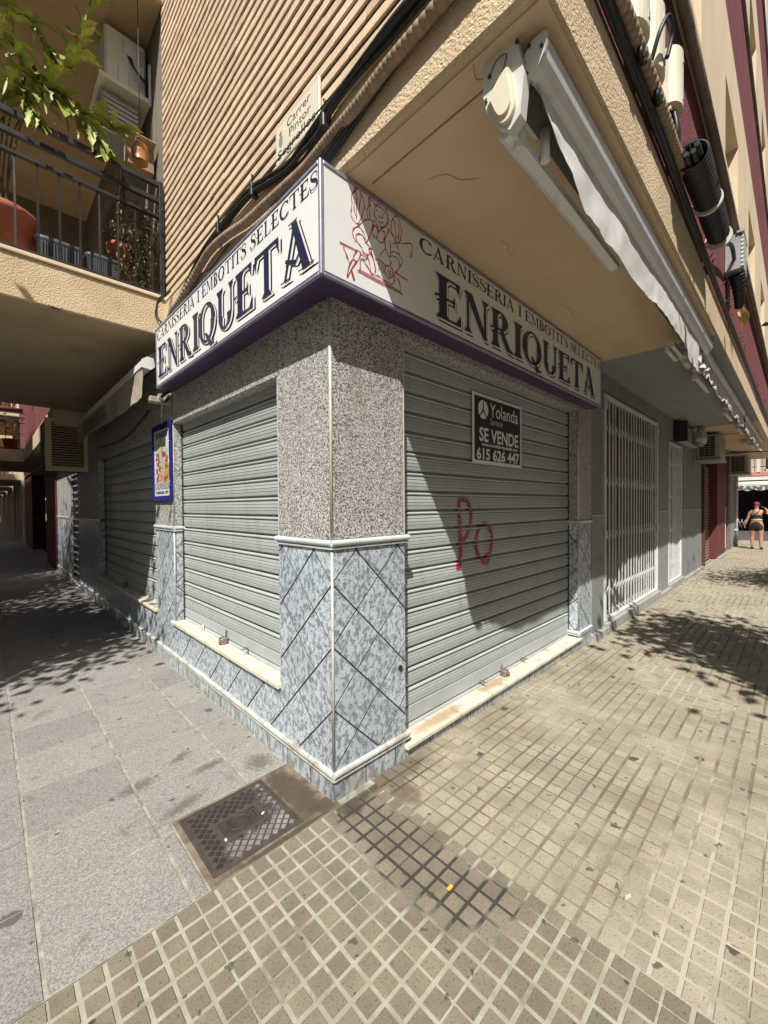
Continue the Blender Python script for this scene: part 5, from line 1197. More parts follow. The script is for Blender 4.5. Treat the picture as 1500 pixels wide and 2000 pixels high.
def awning_b(x0, x1, label):
    a = empty('retractable_awning', (x0, -1.0, 3.25), label, 'awning', 'folded awnings')
    b = MB(); b.prism([(-1.045 + (p[0] + 1.09) * .55, 3.20 + (p[1] - 3.17) * .55) for p in prof], 0, x0, x1); b.build('front_bar', M['white_metal'], a)
    b = wavy_cloth(x0 + .02, x1 - .02, -1.035, 3.18, .19, int((x1 - x0) * 26), rw, scallop=.035, amp=.012); b.build('valance', M['cloth'], a)
    b = MB(); b.tube([(x0 + .05, -.95, 3.17), (x1 - .05, -.95, 3.17)], .045, 12); b.build('roller', M['cloth_dull'], a)
    for x in (x0 + .5, x1 - 1.3):
        b = MB(); b.box(x, x + .9, -.93, -.885, 3.04, 3.085, c=.004); b.tube([(x, -.9, 3.02), (x, -.9, 3.12)], .032, 10); b.build('arm', M['white_metal'], a)
        b = MB(); b.box(x - .12, x + .1, -.97, -.88, 3.10, 3.262, c=.012); b.build('bracket', M['white_plastic'], a)
awning_b(4.05, 8.5, 'closed canvas awning with ragged scallops under the grey soffit')
awning_b(8.7, 13.6, 'far closed canvas awning with ragged scallops before the air conditioners')

la = empty('side_awning', (-.2, 2.5, 2.9), 'closed beige awning lettered ENRIQUETA under the balcony, left of the sign', 'awning', 'folded awnings')
AX = -.215
pb = [(AX - .055, 2.90), (AX - .05, 2.965), (AX - .01, 2.995), (AX + .04, 2.99), (AX + .05, 2.92), (AX + .02, 2.89)]
b = MB(); b.prism(pb, 1, 2.50, 6.35); b.build('front_bar', M['white_metal'], la)
b = MB(); b.prism([(p[0] + (p[0] - AX) * .1, p[1] + (p[1] - 2.94) * .1) for p in pb], 1, 2.485, 2.499); b.build('end_cap', M['white_plastic'], la)
b = wavy_cloth(2.51, 6.33, AX - .045, 2.905, lambda u: .285 + .02 * math.sin(u * 7), 110, rw, axis=1, amp=.012); b.build('valance', M['cloth_dull'], la)
b = MB(); b.tube([(AX + .09, 2.55, 3.02), (AX + .09, 6.3, 3.02)], .06, 12); b.build('roller', M['dark'], la)
b = MB(); b.box(-.20, -.004, 2.52, 2.60, 2.60, 2.655, c=.008); b.box(-.12, -.004, 2.53, 2.58, 2.64, 2.69, c=.006); b.build('arm_bracket', mat('worn_wood_bracket', (.30, .24, .17), .7, (.4, .36, .3), 20), la)
b = MB(); b.tube(smooth_path([(-.06, 2.46, 2.64), (-.09, 2.45, 2.60), (-.12, 2.47, 2.63), (-.06, 2.49, 2.70), (-.02, 2.5, 2.72)], 6), .014, 7); b.build('crank_hook', M['cable'], la)
FA = Face((AX - .062, 0, 0), (0, 1, 0), (-1, 0, 0)); b = MB(); lay_text(b, 'ENRIQUETA', FA, 5.55, 4.05, 2.665, .17, 0, 0); b.build('lettering', mat('faded_maroon_print', (.13, .06, .055), .8), la)
cable('slack_wire', [(-.02, 6.0, 2.56), (-.03, 5.0, 2.50), (-.03, 4.2, 2.50), (-.03, 3.6, 2.58), (-.03, 3.2, 2.66)], .008, 'slack dark wire below the side awning')

# ------------------------------------------------------------------ louvred box at the far end of the awning
lv = empty('louvred_box', (-.3, 7.3, 2.25), 'beige louvred air conditioner enclosure under the far end of the balcony', 'air conditioner', 'air conditioners')
b = MB(); b.box(-.58, -.01, 7.124, 7.9, 2.27, 3.12, c=.01); b.build('casing', M['dark'], lv)
for (xa, xb) in ((-.585, -.50), (-.055, -.002)):
    b = MB(); b.box(xa, xb, 7.085, 7.122, 2.24, 3.13); b.build('frame_post', M['smooth_beige'], lv)
for (za, zb) in ((2.24, 2.31), (3.08, 3.13)):
    b = MB(); b.box(-.50, -.055, 7.085, 7.122, za, zb); b.build('frame_rail', M['smooth_beige'], lv)
me = MB().prism([(7.085, -.002), (7.088, .006), (7.121, .026), (7.121, .018)], 0, -.50, -.055).mesh('louvre', M['smooth_beige'])
for k in range(18): link('louvre', me, loc=(0, 0, 2.315 + k * .0425), parent=lv)
me = MB().prism([(-.61, -.002), (-.607, .006), (-.581, .024), (-.581, .016)], 1, 7.13, 7.85).mesh('louvre', M['smooth_beige'])
for k in range(18): link('louvre', me, loc=(0, 0, 2.32 + k * .0425), parent=lv)
# lattice door beyond
b = MB(); b.box(.06, .10, 8.19, 9.25, .08, 2.27); b.build('side_door', M['dark_door'], bld)
dg = empty('door_grille', (.02, 8.7, .1), 'dark latticed grille door under the louvred box on the left street', 'gate')
for y in (8.20, 9.24):
    b = MB(); b.box(.0, .04, y - .02, y + .02, .08, 2.26); b.build('post', M['grey_metal'], dg)
for k in range(16):
    b = MB(); b.box(.01, .03, 8.22, 9.22, .12 + k * .138, .145 + k * .138); b.build('bar', M['grey_metal'], dg)
b = MB(); b.tube(smooth_path([(-.03, 8.12, 1.40), (-.07, 8.12, 1.42), (-.07, 8.12, 1.72), (-.03, 8.12, 1.74)], 4), .014, 8); b.build('pull_handle', M['white_metal'], dg)

M['iron_dark'] = mat('oily_dark_iron', (.032, .026, .022), .6, (.05, .04, .033), 20, bump=.3, bscale=140)
# ------------------------------------------------------------------ cast iron cover
mc = empty('manhole_cover', (-.415, .235, 0), 'square dark cast iron cover with diamond studs and a crest plate', 'manhole cover')
x0, x1, y0, y1 = -.642, -.188, .010, .460
b = MB()
for q in ((x0, x1, y0, y0 + .012), (x0, x1, y1 - .012, y1), (x0, x0 + .012, y0 + .012, y1 - .012), (x1 - .012, x1, y0 + .012, y1 - .012)): b.box(*q, -.03, .0015)
b.build('frame', M['iron'], mc)
b = MB(); b.box(x0 + .0125, x1 - .0125, y0 + .0125, y1 - .0125, -.03, -.0012); b.build('plate', M['iron'], mc)
S_ = .046; stud = MB().add([(-.0155, 0, .0014), (0, -.0155, .0014), (.0155, 0, .0014), (0, .0155, .0014), (-.0175, 0, -.0045), (0, -.0175, -.0045), (.0175, 0, -.0045), (0, .0175, -.0045)], [(0, 1, 2, 3), (4, 5, 1, 0), (5, 6, 2, 1), (6, 7, 3, 2), (7, 4, 0, 3)]).mesh('stud', M['iron_worn'])
cx, cy = (x0 + x1) / 2, (y0 + y1) / 2; cnt = 0
for i in range(-16, 17):
    for j in range(-16, 17):
        if (i + j) % 2: continue
        x, y = cx + i * S_ / 2, cy + j * S_ / 2
        if not (x0 + .03 < x < x1 - .03 and y0 + .03 < y < y1 - .03): continue
        if abs(x - cx) < .115 and abs(y - cy) < .078: continue
        link('stud', stud, loc=(x, y, .0005), parent=mc)
b = MB(); b.box(cx - .10, cx + .10, cy - .065, cy + .065, -.0046, .0012, c=.0025); em = b.build('crest_plate', M['iron_dark'], mc)
b = MB(); n = 24
b.tube([(cx - .01 + .052 * math.cos(2 * math.pi * k / n), cy + .046 * math.sin(2 * math.pi * k / n), .0016) for k in range(n + 1)], .004, 6)
for k in range(-2, 3): b.box(cx - .01 + k * .014 - .004, cx - .01 + k * .014 + .004, cy - .028, cy + .028, .001, .0042)
b.box(cx - .045, cx + .025, cy - .005, cy + .005, .001, .0046)
for k in range(3): b.tube([(cx + .058, cy - .02 + .02 * k, .001), (cx + .075, cy - .02 + .02 * k, .004)], .005, 6)
b.build('crest', M['iron_dark'], em)
for (x, y, a) in ((-.31, .20, .4), (-.52, .17, 1.2)):
    b = MB(); c_, s_ = math.cos(a), math.sin(a); b.add([(x + c_ * u - s_ * v, y + s_ * u + c_ * v, z) for u, v, z in ((-.011, -.004, .0045), (0, -.006, .007), (.012, 0, .005), (.0, .006, .009), (-.01, .004, .0045))], [(0, 1, 2, 3, 4)])
    b.build('paper_scrap', M['white_cloth'], label='white paper scrap on the crest plate edge of the cast iron cover' if x > -.4 else 'white paper scrap on the dark left part of the cast iron cover', cat='litter', group='paper scraps on the cover')
b = MB(); b.box(.028, .056, -.742, -.727, .0012, .006, c=.001); b.build('wrapper', M['yellow'], label='small yellow wrapper caught in a dark tile groove', cat='litter')
b = MB(); z = gz(.51); b.add([(.485, -1.258, z + .001), (.505, -1.266, z + .002), (.54, -1.277, z + .001), (.545, -1.270, z + .004), (.52, -1.258, z + .006)], [(0, 1, 2, 3, 4), (0, 4, 1), (1, 4, 2)])
b.build('crushed_butt', mat('grubby_paper', (.42, .39, .33), .9), label='flattened white scrap on the pale tiles', cat='litter')
# ------------------------------------------------------------------ neighbours along the right street
rs = empty('red_shop', (11.8, 0, 0), 'red painted shop front with a brown roller shutter beyond the grey wall', 'shop front')
Z0 = -.10
b = MB(); b.box(11.79, 11.97, -.05, .3, Z0, 3.26); b.box(14.1, 15.9, -.06, .3, Z0, 3.26, c=.01); b.box(11.97, 14.1, -.03, .3, 2.75, 3.26); b.build('wall', M['red_wall'], rs)
b = MB(); b.box(15.9, 16.5, .02, .3, Z0, 3.26); b.box(17.5, 18.1, .0, .3, Z0, 3.26); b.build('stone_pier', M['concrete'], rs)
b = MB(); b.box(16.5, 17.5, .06, .3, Z0, 3.26); b.build('wall', M['red_wall'], rs)
b = MB(); b.box(18.1, 19.55, .0, .3, Z0, 3.26); b.build('end_wall', M['grey_paint'], rs)
b = MB(); b.box(11.97, 14.1, .17, .2, Z0, 2.8); rsh = b.build('roller_shutter', M['dark'], rs)
brown = mat('brown_shutter_steel', (.20, .15, .12), .6, (.15, .11, .09), 3)
me = MB().prism([(.17, 0), (.135, .012), (.125, .04), (.135, .068), (.17, .08)], 0, 11.97, 14.1).mesh('slat', brown)
for k in range(33): link('slat', me, loc=(0, 0, Z0 + .04 + .0825 * k), parent=rsh)
b = MB(); b.box(16.0, 16.05, -.03, .0, .1, 1.45); b.box(16.35, 16.4, -.03, .0, .1, 1.45); b.box(16.05, 16.35, -.025, .0, .78, .84); b.box(16.05, 16.35, -.025, .0, 1.40, 1.45); b.build('door_frame', M['white_metal'], rs)
b = MB(); b.box(14.0, 15.9, -.14, -.062, Z0 - .05, .0); b.box(11.8, 14.0, -.10, -.052, Z0 - .05, -.03); b.build('door_step', M['kerb'], rs)
b = MB(); b.tube([(19.35, -.06, Z0), (19.35, -.06, 3.2)], .045, 10); b.box(19.30, 19.40, -.11, 0, .55, .60); b.box(19.30, 19.40, -.11, 0, 1.9, 1.95); b.build('downpipe', M['white_metal'], rs)
def ac_unit(x0, x1, ya, yb, z0, z1, label):
    t = empty('wall_air_conditioner', (x0, ya, z0), label, 'air conditioner', 'air conditioners')
    b = MB(); b.box(x0, x1, ya, yb, z0, z1, c=.015); b.build('casing', M['cream_plastic'] if False else mat('beige_ac_casing', (.42, .38, .30), .5, (.36, .32, .26), 4), t)
    b = MB(); b.box(x0 - .006, x0 + .002, ya + .09, yb - .06, z0 + .05, z1 - .04); gr_ = b.build('grille', M['ink'], t)
    b = MB()
    for k in range(9): z = z0 + .05 + (z1 - z0 - .09) * k / 8; b.box(x0 - .012, x0 - .0065, ya + .09, yb - .06, z - .004, z + .004)
    for k in range(4): y = ya + .09 + (yb - ya - .15) * k / 3; b.box(x0 - .016, x0 - .0125, y - .003, y + .003, z0 + .05, z1 - .04)
    b.build('grille_wire', M['grey_metal'], gr_)
    b = MB(); b.box(x0 - .05, x1, ya - .03, yb + .0, z0 - .05, z0 - .012); b.box(x0 - .05, x0 - .01, .0, .03, z0 - .16, z0 + .3) if False else b.box(x0 - .05, x0 - .01, -.03, .004, z0 - .16, z0 + .3); b.build('bracket', M['grey_metal'], t)
    return t
ac_unit(10.75, 11.7, -.47, -.03, 2.64, 3.20, 'beige air conditioner with dark grille at the end of the grey wall')
ac_unit(16.0, 16.9, -.62, -.14, 2.56, 3.14, 'far beige air conditioner at the end of the red shop')
lb_ = empty('light_box', (8.6, -.1, 2.9), 'dark shop light box above the narrow gate', 'sign')
b = MB(); b.box(8.45, 8.52, -.22, .0, 2.82, 3.22, c=.005); b.build('end_board', M['ink'], lb_)
b = MB(); b.box(8.53, 10.2, -.13, -.0, 2.85, 3.18, c=.01); b.build('box_body', M['grey_metal'], lb_)
wr = empty('wrapped_bundle', (9.7, -.2, 2.9), 'white plastic wrapped bundle hung on the light box', 'bundle')
rq = random.Random(2); b = MB(); n = 14; rows = 8; vs = []
for j in range(rows):
    for k in range(n):
        a = 2 * math.pi * k / n; r = .10 * (1 + .45 * rq.uniform(-1, 1)) * (.55 + .45 * math.sin(math.pi * (j + .5) / rows)); vs.append((9.75 + r * 1.8 * math.cos(a), -.26 + r * math.sin(a) * .8, 2.84 + .40 * j / (rows - 1)))
b.add(vs, [(j * n + k, j * n + (k + 1) % n, (j + 1) * n + (k + 1) % n, (j + 1) * n + k) for j in range(rows - 1) for k in range(n)] + [list(range(n)), list(range((rows - 1) * n, rows * n))], 0, True); b.build('wrapping', M['white_plastic'], wr)
fl = empty('ceiling_light', (13.2, -.7, 3.2), 'fluorescent batten light fixed to the far ochre soffit', 'light')
b = MB(); b.box(12.8, 13.9, -.76, -.66, 3.17, 3.258, c=.01); b.build('batten', M['lamp_tube'], fl)
b = MB(); b.tube([(12.85, -.71, 3.15), (13.85, -.71, 3.15)], .018, 8); b.build('tube', M['white_plastic'], fl)
cable('street_cable', [(12.0, -.05, 3.10), (13.0, -.5, 2.98), (14.0, -1.2, 3.00), (15.5, -2.2, 3.05), (18, -4.2, 3.2), (22, -8, 3.9)], .016, 'black cable drooping from the far air conditioner across the street')
cable('soffit_wire', [(11.2, -.2, 3.245), (11.3, -.7, 3.235), (11.3, -1.1, 3.245)], .008, 'thin wire along the far ochre soffit')

fb_ = empty('far_building', (33, 0, 0), 'pale far building with a cream awning lettered SANT and a barred balcony', 'building')
FX = 33.0
b = MB(); b.box(FX, FX + 8, -16, -1.5, -.2, 14); b.box(FX, FX + 8, 2.4, 14, -.2, 14); b.box(FX, FX + 8, -1.5, 2.4, 2.7, 14); b.build('wall', M['far_beige'], fb_)
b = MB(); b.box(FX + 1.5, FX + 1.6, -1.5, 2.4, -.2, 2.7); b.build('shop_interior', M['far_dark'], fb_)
b = MB(); b.box(FX - 1.15, FX, -8, 8, 3.22, 3.45); b.build('balcony_slab', M['salmon'], fb_)
b = MB(); b.box(FX - 1.2, FX - .9, -8, 8, 2.98, 3.18); b.build('awning_case', M['white_metal'], fb_)
me = MB().box(-.015, .015, -.015, .015, 3.45, 4.45).mesh('bar', M['black_metal'])
rb = empty('balcony_railing', parent=fb_)
for k in range(50): link('bar', me, loc=(FX - 1.1, 3.5 - k * .16, 0), parent=rb)
b = MB(); b.box(FX - 1.13, FX - 1.07, -5, 8, 4.42, 4.48); b.box(FX - 1.13, FX - 1.07, -5, 8, 3.75, 3.79); b.build('rail', M['black_metal'], rb)
for y in (-.02, .35): b = MB(); b.box(FX - 1.15, FX - 1.05, y - .06, y + .06, 3.4, 5.0); b.build('post', M['white_metal'], rb)
for z in (3.6, 6.7, 9.8):
    for y in (-11, -7.6, -4.2, -.9, 2.5, 6.0):
        b = MB(); b.box(FX - .02, FX + .04, y - .6, y + .6, z + .1, z + 2.2); w_ = b.build('window', M['glass'], fb_)
        b = MB(); b.box(FX - .05, FX - .021, y - .66, y - .6, z + .05, z + 2.25); b.box(FX - .05, FX - .021, y + .6, y + .66, z + .05, z + 2.25); b.box(FX - .05, FX - .021, y - .03, y + .03, z + .1, z + 2.2); b.build('frame', M['white_metal'], w_)
fa = empty('far_awning', (32, 0, 2.4), 'cream awning with wavy hem lettered SANT across the far shop', 'awning', None)
b = MB(); rq2 = random.Random(4)
vs = [(FX - .95, y, 2.98) for y in (-6, 3)] + [(FX - 1.5, y, 2.74) for y in (-6, 3)]; b.add(vs, [(0, 1, 3, 2)]); b.add([(v[0], v[1], v[2] - .006) for v in vs], [(0, 1, 3, 2)]); b.build('canopy', M['far_awn'], fa)
b = MB(); n = 180; vs = []
for i in range(n + 1):
    y = -6 + 9 * i / n; vs += [(FX - 1.5, y, 2.74), (FX - 1.5 + .02 * math.sin(i * .7), y, 2.36 - .035 * math.sin(i * .55))]
b.add(vs, [(2 * i, 2 * i + 2, 2 * i + 3, 2 * i + 1) for i in range(n)]); b.build('valance', M['far_awn'], fa)
FV = Face((FX - 1.53, 0, 0), (0, 1, 0), (-1, 0, 0)); b = MB(); font_on(b, 'SANT', FV, .86, 2.41, .32, 0, 1.45, sgn=-1, bold=.012); b.build('lettering', M['blue_print'], fa)
lt = empty('lattice_stand', (31.5, 1.2, 0), 'dark folding lattice stand in the shade of the far shop', 'rack')
b = MB()
for k in range(6):
    b.tube([(31.4, 1.5 - .16 * k, .03), (31.4, 1.3 - .16 * k, .62)], .012, 4); b.tube([(31.41, 1.3 - .16 * k, .03), (31.41, 1.5 - .16 * k, .62)], .012, 4)
b.build('lattice', M['grey_metal'], lt)

# ------------------------------------------------------------------ neighbours along the left street
rbld = empty('red_building', (0, 12, 0), 'red and ochre building after the tiled shops on the left street', 'building')
b = MB(); b.box(-.02, .4, 11.6, 13.9, -.2, 3.05); b.build('wall', M['red_wall'], rbld); b = MB(); b.box(.0, .4, 19.2, 23.4, -.2, 3.05); b.build('wall', M['red_wall'], rbld)
b = MB(); b.box(1.0, 1.1, 13.9, 19.2, -.2, 3.05); b.build('recess', M['dark'], rbld)
b = MB(); b.box(-.46, .5, 7.05, 14.72, 3.02, 3.38, c=.01); b.build('slab', M['stucco'], rbld)
b = MB(); b.box(-.42, .5, 7.1, 14.7, 3.38, 12.4); b.build('upper_wall', M['red_stucco'], rbld)
for zb in (3.02, 6.12, 9.22):
    b = MB(); b.box(-1.35, .5, 14.74, 19.4, zb, zb + .36, c=.01); b.build('balcony_slab', M['stucco'], rbld)
b = MB(); b.box(-.1, .5, 14.72, 24, 3.38, 12.4); b.build('upper_wall', M['red_stucco'], rbld)
b = MB(); b.box(-.0, .5, 14.72, 24, 2.9, 3.02); b.build('lintel', M['stucco'], rbld)
railing(rbld, -1.33, -.1, 14.76, 19.3, 3.38, 4.5, bars=.16)
fp = empty('balcony_plant', (-.75, 14.98, 3.4), 'dark potted plant behind the railing of the red building', 'plant')
b = MB(); b.lathe([(0, 3.40), (.14, 3.40), (.20, 3.72), (.22, 3.72), (.2, 3.70), (0, 3.69)], -.72, 15.05, 16); b.build('pot_body', M['terracotta'], fp)
b = MB(); rq = random.Random(9)
for k in range(90): leaf(b, Vector((-.72 + rq.gauss(0, .18), 15.0 + rq.gauss(0, .12), 3.85 + rq.uniform(0, .55))), Vector((rq.uniform(-1, 1), rq.uniform(-1, 1), rq.uniform(-.4, 1))), rq.uniform(.08, .18), .035, lob=False)
b.build('foliage', M['dry_leaf'], fp)
bt_ = empty('folded_parasol', (-.33, 14.95, 3.4), 'white and blue folded cloth standing on the red building balcony', 'cloth')
b = MB(); b.tube([(-.30, 14.95, 3.40), (-.29, 14.95, 3.75), (-.31, 14.95, 4.2)], [.05, .06, .02], 10); b.build('folded_cloth', M['white_cloth'], bt_)
b = MB(); b.tube([(-.24, 14.93, 3.80), (-.36, 14.93, 3.92), (-.30, 14.93, 3.96)], [.03, .05, .02], 8); b.build('blue_cloth', mat('sky_blue_cloth', (.05, .28, .45), .7), bt_)
vt = empty('awning_roll', (-.7, 14.9, 4.6), 'rolled red awning above the plants of the red building balcony', 'awning')
b = MB(); b.tube([(-1.35, 14.85, 4.62), (-.45, 14.85, 4.58)], .07, 10); b.build('roll', M['red_wall'], vt)
cable('hanging_wire', [(-.42, 8.2, 3.02), (-.5, 8.6, 2.9), (-.44, 9.3, 2.98)], .03, 'thick looped cable below the slab of the red building', n=6)
far_cols = [('far_beige', 'dark_door'), ('stucco', 'red_wall'), ('far_beige', 'grey_paint'), ('smooth_beige', 'dark_door')]
labs = ['first pale house beyond the red building on the left street', 'ochre house midway down the shaded left street', 'second pale house far down the left street', 'beige house near the end of the left street']
y = 24.1
for k, L_ in enumerate((9, 10, 11, 13)):
    h = empty('street_house', (0, y, 0), labs[k], 'house', 'houses down the left street'); ma, md = far_cols[k]
    b = MB(); b.box(.0, 6, y, y + L_, 3.0, 12.5)
    q = y
    while q < y + L_: b.box(-.05, .5, q, q + .6, -.2, 3.0); q += 2.6
    b.build('wall', M[ma], h)
    b = MB(); b.box(.6, .7, y, y + L_, -.2, 3.0); b.build('shop_front', M[md], h)
    for zb in (3.0, 6.1, 9.2):
        b = MB(); b.box(-1.1, 0, y + .8, y + L_ - .8, zb, zb + .3); b.build('balcony_slab', M['stucco'], h)
        b = MB()
        for qy in range(int((L_ - 1.6) / .2)): b.box(-1.08, -1.06, y + .8 + qy * .2, y + .82 + qy * .2, zb + .3, zb + 1.3)
        for qx in range(6): b.box(-1.08 + qx * .18, -1.06 + qx * .18, y + .82, y + .84, zb + .3, zb + 1.3)
        b.box(-1.10, -1.04, y + .8, y + L_ - .8, zb + 1.3, zb + 1.34); b.box(-1.1, 0, y + .80, y + .86, zb + 1.3, zb + 1.34); b.build('railing', M['black_metal'], h)
    for q2 in (y + 1.3, y + 3.9):
        b = MB(); b.box(-.075, -.052, q2 - .02, q2 + .25, 1.0, 2.6); b.build('panel', M['white_plastic'], h)
    y += L_
eb = empty('end_building', (-4, 80, 0), 'pale building closing the far end of the left street', 'building')
b = MB(); b.box(-22, 8, 78, 86, -.2, 13); b.build('wall', M['far_beige'], eb)
for z in (1.0, 4.2, 7.4):
    for x in range(-20, 6, 4):
        b = MB(); b.box(x, x + 1.6, 77.9, 78.02, z, z + 1.9); b.build('window', M['glass'], eb)

# facing sides of both streets (they shade and warm the light, out of the frame)
def facing(o, x0, x1, y0, y1, h, axis, label, m):
    t = empty('facing_building', o, label, 'building')
    b = MB(); b.box(x0, x1, y0, y1, -.2, h); b.build('wall', M[m], t)
    z = 1.0
    while z < h - 2:
        if axis == 0:
            y = y0 + 1.5
            while y < y1 - 2: b = MB(); b.box(x1 - .02, x1 + .03, y, y + 1.3, z, z + 1.7); b.build('window', M['glass'], t); y += 3.4
        else:
            x = x0 + 1.5
            while x < x1 - 2: b = MB(); b.box(x, x + 1.3, y1 - .02, y1 + .03, z, z + 1.7); b.build('window', M['glass'], t); x += 3.4
        z += 3.1
facing((-15, 20, 0), -19, -11.5, 3.0, 60, 21, 0, 'tall ochre block facing the side street across the road', 'smooth_beige')
facing((10, -18, 0), -4, 40, -22, -14, 13, 1, 'long beige block facing the shop front across the road', 'far_beige')
facing((-16, -12, 0), -24, -15, -14, -4, 10, 0, 'low pale house diagonally across the crossing', 'far_beige')

# ------------------------------------------------------------------ street trees whose shade lies on the pavements, and a back row added to block sky
def tree_parts(seed, rc, n):
    rq = random.Random(seed); bt, bl = MB(), MB()
    bt.tube(smooth_path([(0, 0, -.2), (.03, .02, 1.0), (-.03, .04, 2.0), (.02, .0, 2.9)], 5), .11, 9, rf=lambda u: .13 - .05 * u)
    clumps = []
    for k in range(11):
        a = rq.uniform(0, 6.28); e = rq.uniform(.2, 1.3); L_ = rc * rq.uniform(.5, 1.0)
        tip = Vector((math.cos(a) * math.cos(e) * L_, math.sin(a) * math.cos(e) * L_, 3.3 + math.sin(e) * L_ * 1.1))
        st = Vector((0, 0, rq.uniform(2.2, 2.9))); md_ = (st + tip) / 2 + Vector((rq.uniform(-.2, .2), rq.uniform(-.2, .2), .15))
        bt.tube(smooth_path([st, md_, tip], 5), .03, 6, rf=lambda u: .045 - .035 * u); clumps += [(tip, rc * rq.uniform(.32, .5) * (1.25 if n > 9000 else 1)), (md_, rc * .3 * (1.5 if n > 9000 else 1))]
    for k in range(n):
        c, r = rq.choice(clumps); v = Vector((rq.gauss(0, 1), rq.gauss(0, 1), rq.gauss(0, .8))); p = c + v * r * .55
        d = Vector((rq.uniform(-1, 1), rq.uniform(-1, 1), rq.uniform(-.8, .4))).normalized(); s = d.orthogonal().normalized(); L_ = rq.uniform(.09, .16)
        bl.add([p, p + d * L_ * .5 + s * L_ * .3, p + d * L_, p + d * L_ * .5 - s * L_ * .3], [(0, 1, 2, 3)])
    return bt.mesh('trunk', M['bark']), bl.mesh('crown', M['tree_leaf'])
tA = tree_parts(1, 1.45, 7000); tB = tree_parts(2, 2.3, 30000)
def tree(x, y, s, rot, meshes, label, z=-.1):
    t = empty('street_tree', (x, y, z), label, 'tree', 'street trees'); t.rotation_euler.z = rot
    for nm, me in zip(('trunk', 'crown'), meshes):
        o = bpy.data.objects.new(nm, me); C.link(o); o.parent = t; o.scale = (1, 1, 1)
    t.scale = (s, s, s); return t
tree(1.5, -4.12, 1.18, .6, tA, 'young street tree at the kerb in front of the butcher shop')
tree(8.6, -3.6, 1.05, 2.1, tA, 'street tree at the kerb facing the red shop')
tree(-4.6, 2.85, 1.0, .3, tB, 'street tree at the kerb of the side street by the first slabs')
tree(-4.4, 6.9, 1.05, 1.9, tB, 'street tree at the kerb opposite the louvred box')
tree(-4.5, 11.0, 1.1, 3.3, tB, 'street tree at the kerb opposite the red building')
tree(-8.2, 5.0, 1.15, 2.4, tB, 'unseen sky-blocking tree added across the side street by the low house')  # added out of frame to cut sky light over the left street
tree(-8.3, 9.6, 1.15, 5.0, tB, 'unseen sky-blocking tree added across the side street by the ochre block')  # also added unseen, more canopy to darken the left street
tree(-4.4, 17.0, 1.1, 4.4, tB, 'street tree far down the side street')

# ------------------------------------------------------------------ the woman walking away
pr = empty('person', (18.4, -.68, -.06), 'person in black top and shorts with a red head scarf walking away', 'person')
def skinned(name, verts, edges, m, parent, levels=2):
    me = bpy.data.meshes.new(name); me.from_pydata([v[:3] for v in verts], edges, []); o = bpy.data.objects.new(name, me); C.link(o)
    o.modifiers.new('s', 'SKIN'); sv = me.skin_vertices[0].data
    for i, v in enumerate(verts):
        r = v[3]; sv[i].radius = r if isinstance(r, tuple) else (r, r)
    sv[0].use_root = True
    ss = o.modifiers.new('u', 'SUBSURF'); ss.levels = levels; ss.render_levels = levels
    dg = bpy.context.evaluated_depsgraph_get(); nm = bpy.data.meshes.new_from_object(o.evaluated_get(dg))
    bpy.data.objects.remove(o); nm.materials.clear(); nm.materials.append(m)
    for p in nm.polygons: p.use_smooth = True
    o = bpy.data.objects.new(name, nm); C.link(o); o.parent = parent; return o
V = [(0, 0, .90, .155), (0, 0, 1.04, .135), (.01, 0, 1.20, .135), (.01, 0, 1.34, .12), (.015, 0, 1.43, .052), (.03, 0, 1.50, .06), (.03, 0, 1.57, .085), (.03, 0, 1.64, .065),
     (0, .105, .84, .115), (.03, .115, .48, .066), (.02, .115, .34, .062), (-.02, .115, .09, .040), (.08, .125, .045, .036), (.15, .13, .03, .028),
     (0, -.105, .84, .115), (-.04, -.12, .48, .068), (-.07, -.12, .34, .064), (-.13, -.12, .10, .042), (-.05, -.135, .045, .036), (.03, -.14, .03, .028),
     (.01, .165, 1.345, .058), (0, .225, 1.14, .044), (.0, .29, .92, .032), (.01, .31, .86, .028),
     (.01, -.165, 1.345, .058), (.04, -.33, 1.26, .044), (.06, -.24, 1.44, .032), (.07, -.20, 1.48, .028)]
E_ = [(0, 1), (1, 2), (2, 3), (3, 4), (4, 5), (5, 6), (6, 7), (0, 8), (8, 9), (9, 10), (10, 11), (11, 12), (12, 13), (0, 14), (14, 15), (15, 16), (16, 17), (17, 18), (18, 19), (3, 20), (20, 21), (21, 22), (22, 23), (3, 24), (24, 25), (25, 26), (26, 27)]
skinned('body', V, E_, M['skin'], pr)
hb = MB()
for (hx, hy, hz, dz, dy) in ((.012, .315, .845, -1, .10), (.075, -.185, 1.50, .4, .9)):
    for k in range(5):
        th = k == 4; o_ = Vector((hx + (-.022 + .015 * k if not th else .03), hy, hz)); d = Vector((.1 if not th else .6, dy, dz)).normalized()
        L_ = (.07, .08, .076, .06, .045)[k]; hb.tube([o_ + pr.location, o_ + d * L_ * .5 + pr.location, o_ + d * L_ + Vector((.012, 0, 0)) + pr.location], [.0095, .0085, .006], 6)
hb.build('fingers', M['skin'], pr)
skinned('shorts', [(0, 0, 1.05, .142), (0, 0, .93, .178), (0, .0, .88, .16), (0, .108, .82, .128), (.018, .115, .60, .094), (0, -.108, .82, .128), (-.028, -.118, .60, .096)], [(0, 1), (1, 2), (2, 3), (3, 4), (2, 5), (5, 6)], M['black_cloth'], pr)
b = MB(); P0 = pr.location
def ringz(b, z0, z1, rx, ry, cx=.01, n=24):
    vs = [(P0.x + cx + rx * math.cos(2 * math.pi * k / n), P0.y + ry * math.sin(2 * math.pi * k / n), P0.z + z) for z in (z0, z1) for k in range(n)]
    b.add(vs, [(k, (k + 1) % n, n + (k + 1) % n, n + k) for k in range(n)], 0, True)
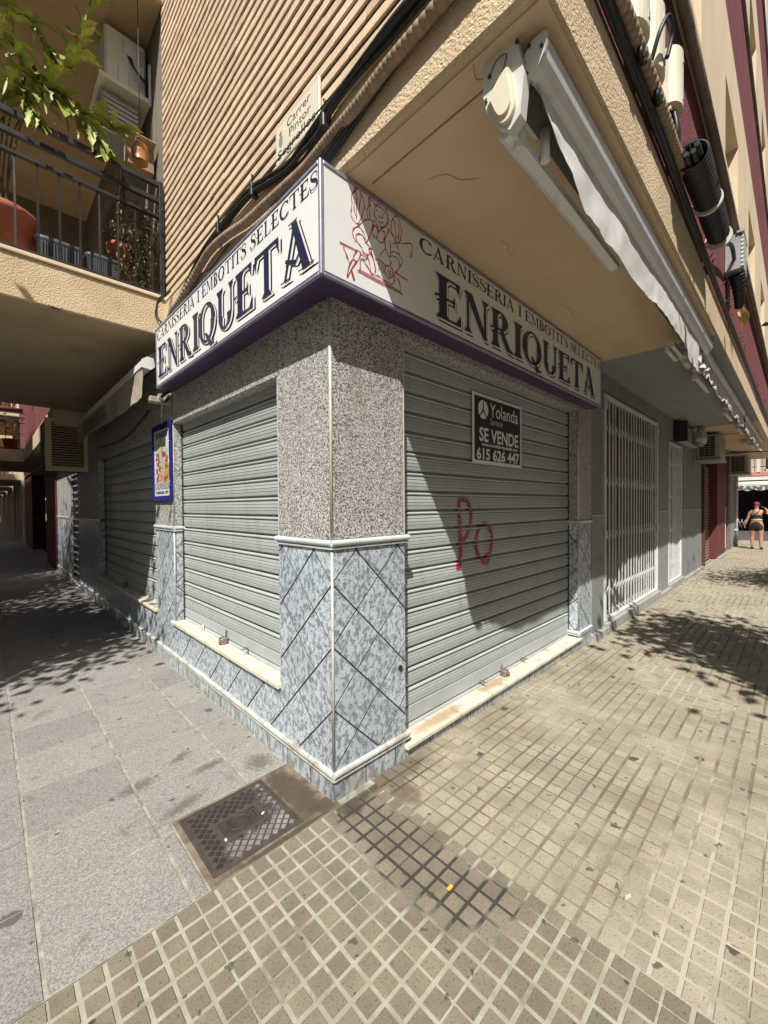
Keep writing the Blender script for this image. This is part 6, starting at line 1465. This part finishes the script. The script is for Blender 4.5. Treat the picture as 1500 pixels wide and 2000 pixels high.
ringz(b, 1.12, 1.22, .142, .158)
for s in (1, -1): b.tube(smooth_path([P0 + Vector((-.128, .10 * s, 1.21)), P0 + Vector((-.130, .0, 1.29)), P0 + Vector((-.095, -.08 * s, 1.38)), P0 + Vector((.0, -.085 * s, 1.425))], 5), .009, 6)
b.build('crop_top', M['black_cloth'], pr)
b = MB(); ringz(b, 1.05, 1.075, .150, .162, 0); b.build('waistband', M['white_cloth'], pr)
b = MB(); n = 16; vs = []
for j in range(9):
    for k in range(n):
        a = math.pi * j / 8; c_ = 2 * math.pi * k / n; vs.append((P0.x + .025 + .098 * math.sin(a) * math.cos(c_), P0.y + .092 * math.sin(a) * math.sin(c_), P0.z + 1.615 + .085 * math.cos(a)))
b.add(vs, [(j * n + k, j * n + (k + 1) % n, (j + 1) * n + (k + 1) % n, (j + 1) * n + k) for j in range(8) for k in range(n)], 0, True)
b.tube([P0 + Vector((-.06, .01, 1.57)), P0 + Vector((-.10, .03, 1.52)), P0 + Vector((-.09, .04, 1.46))], [.03, .025, .012], 8); b.build('head_scarf', M['red_cloth'], pr)
b = MB()
for (fx, fy, ly) in ((.07, .125, 0), (-.06, -.135, 0)):
    b.prism([(fy - .04, -.0), (fy + .04, 0), (fy + .045, .03), (fy + .03, .07), (fy - .03, .07), (fy - .045, .03)], 0, fx - .10, fx + .13) if False else b.box(P0.x + fx - .10, P0.x + fx + .13, P0.y + fy - .045, P0.y + fy + .045, P0.z, P0.z + .075, c=.02)
b.build('shoes', M['black_cloth'], pr)
ph = empty('phone', (18.42, -.36, .75), 'pale phone held in the lowered left hand', 'phone')
b = MB(); b.box(18.395, 18.465, -.372, -.362, .70, .83, c=.002); b.build('phone_body', M['white_plastic'], ph)
bpy.context.view_layer.update()
# print and fine pieces too small to pick apart singly stay joined
JOINED = ('lattice', 'small_lettering', 'lettering', 'letter_shadow', 'letter_gap', 'butcher_drawing', 'withered_foliage', 'foliage', 'stem', 'cable_tie', 'fin', 'rib', 'screw', 'bare_wire', 'tail_cable', 'inner_cable', 'grille_wire', 'railing', 'crown', 'printed_meat', 'printed_fat', 'hose', 'label_plate')
for o in bpy.data.objects:
    if o.parent is not None and o.name.split('.')[0] in JOINED: o['kind'] = 'stuff'
bpy.context.view_layer.update()
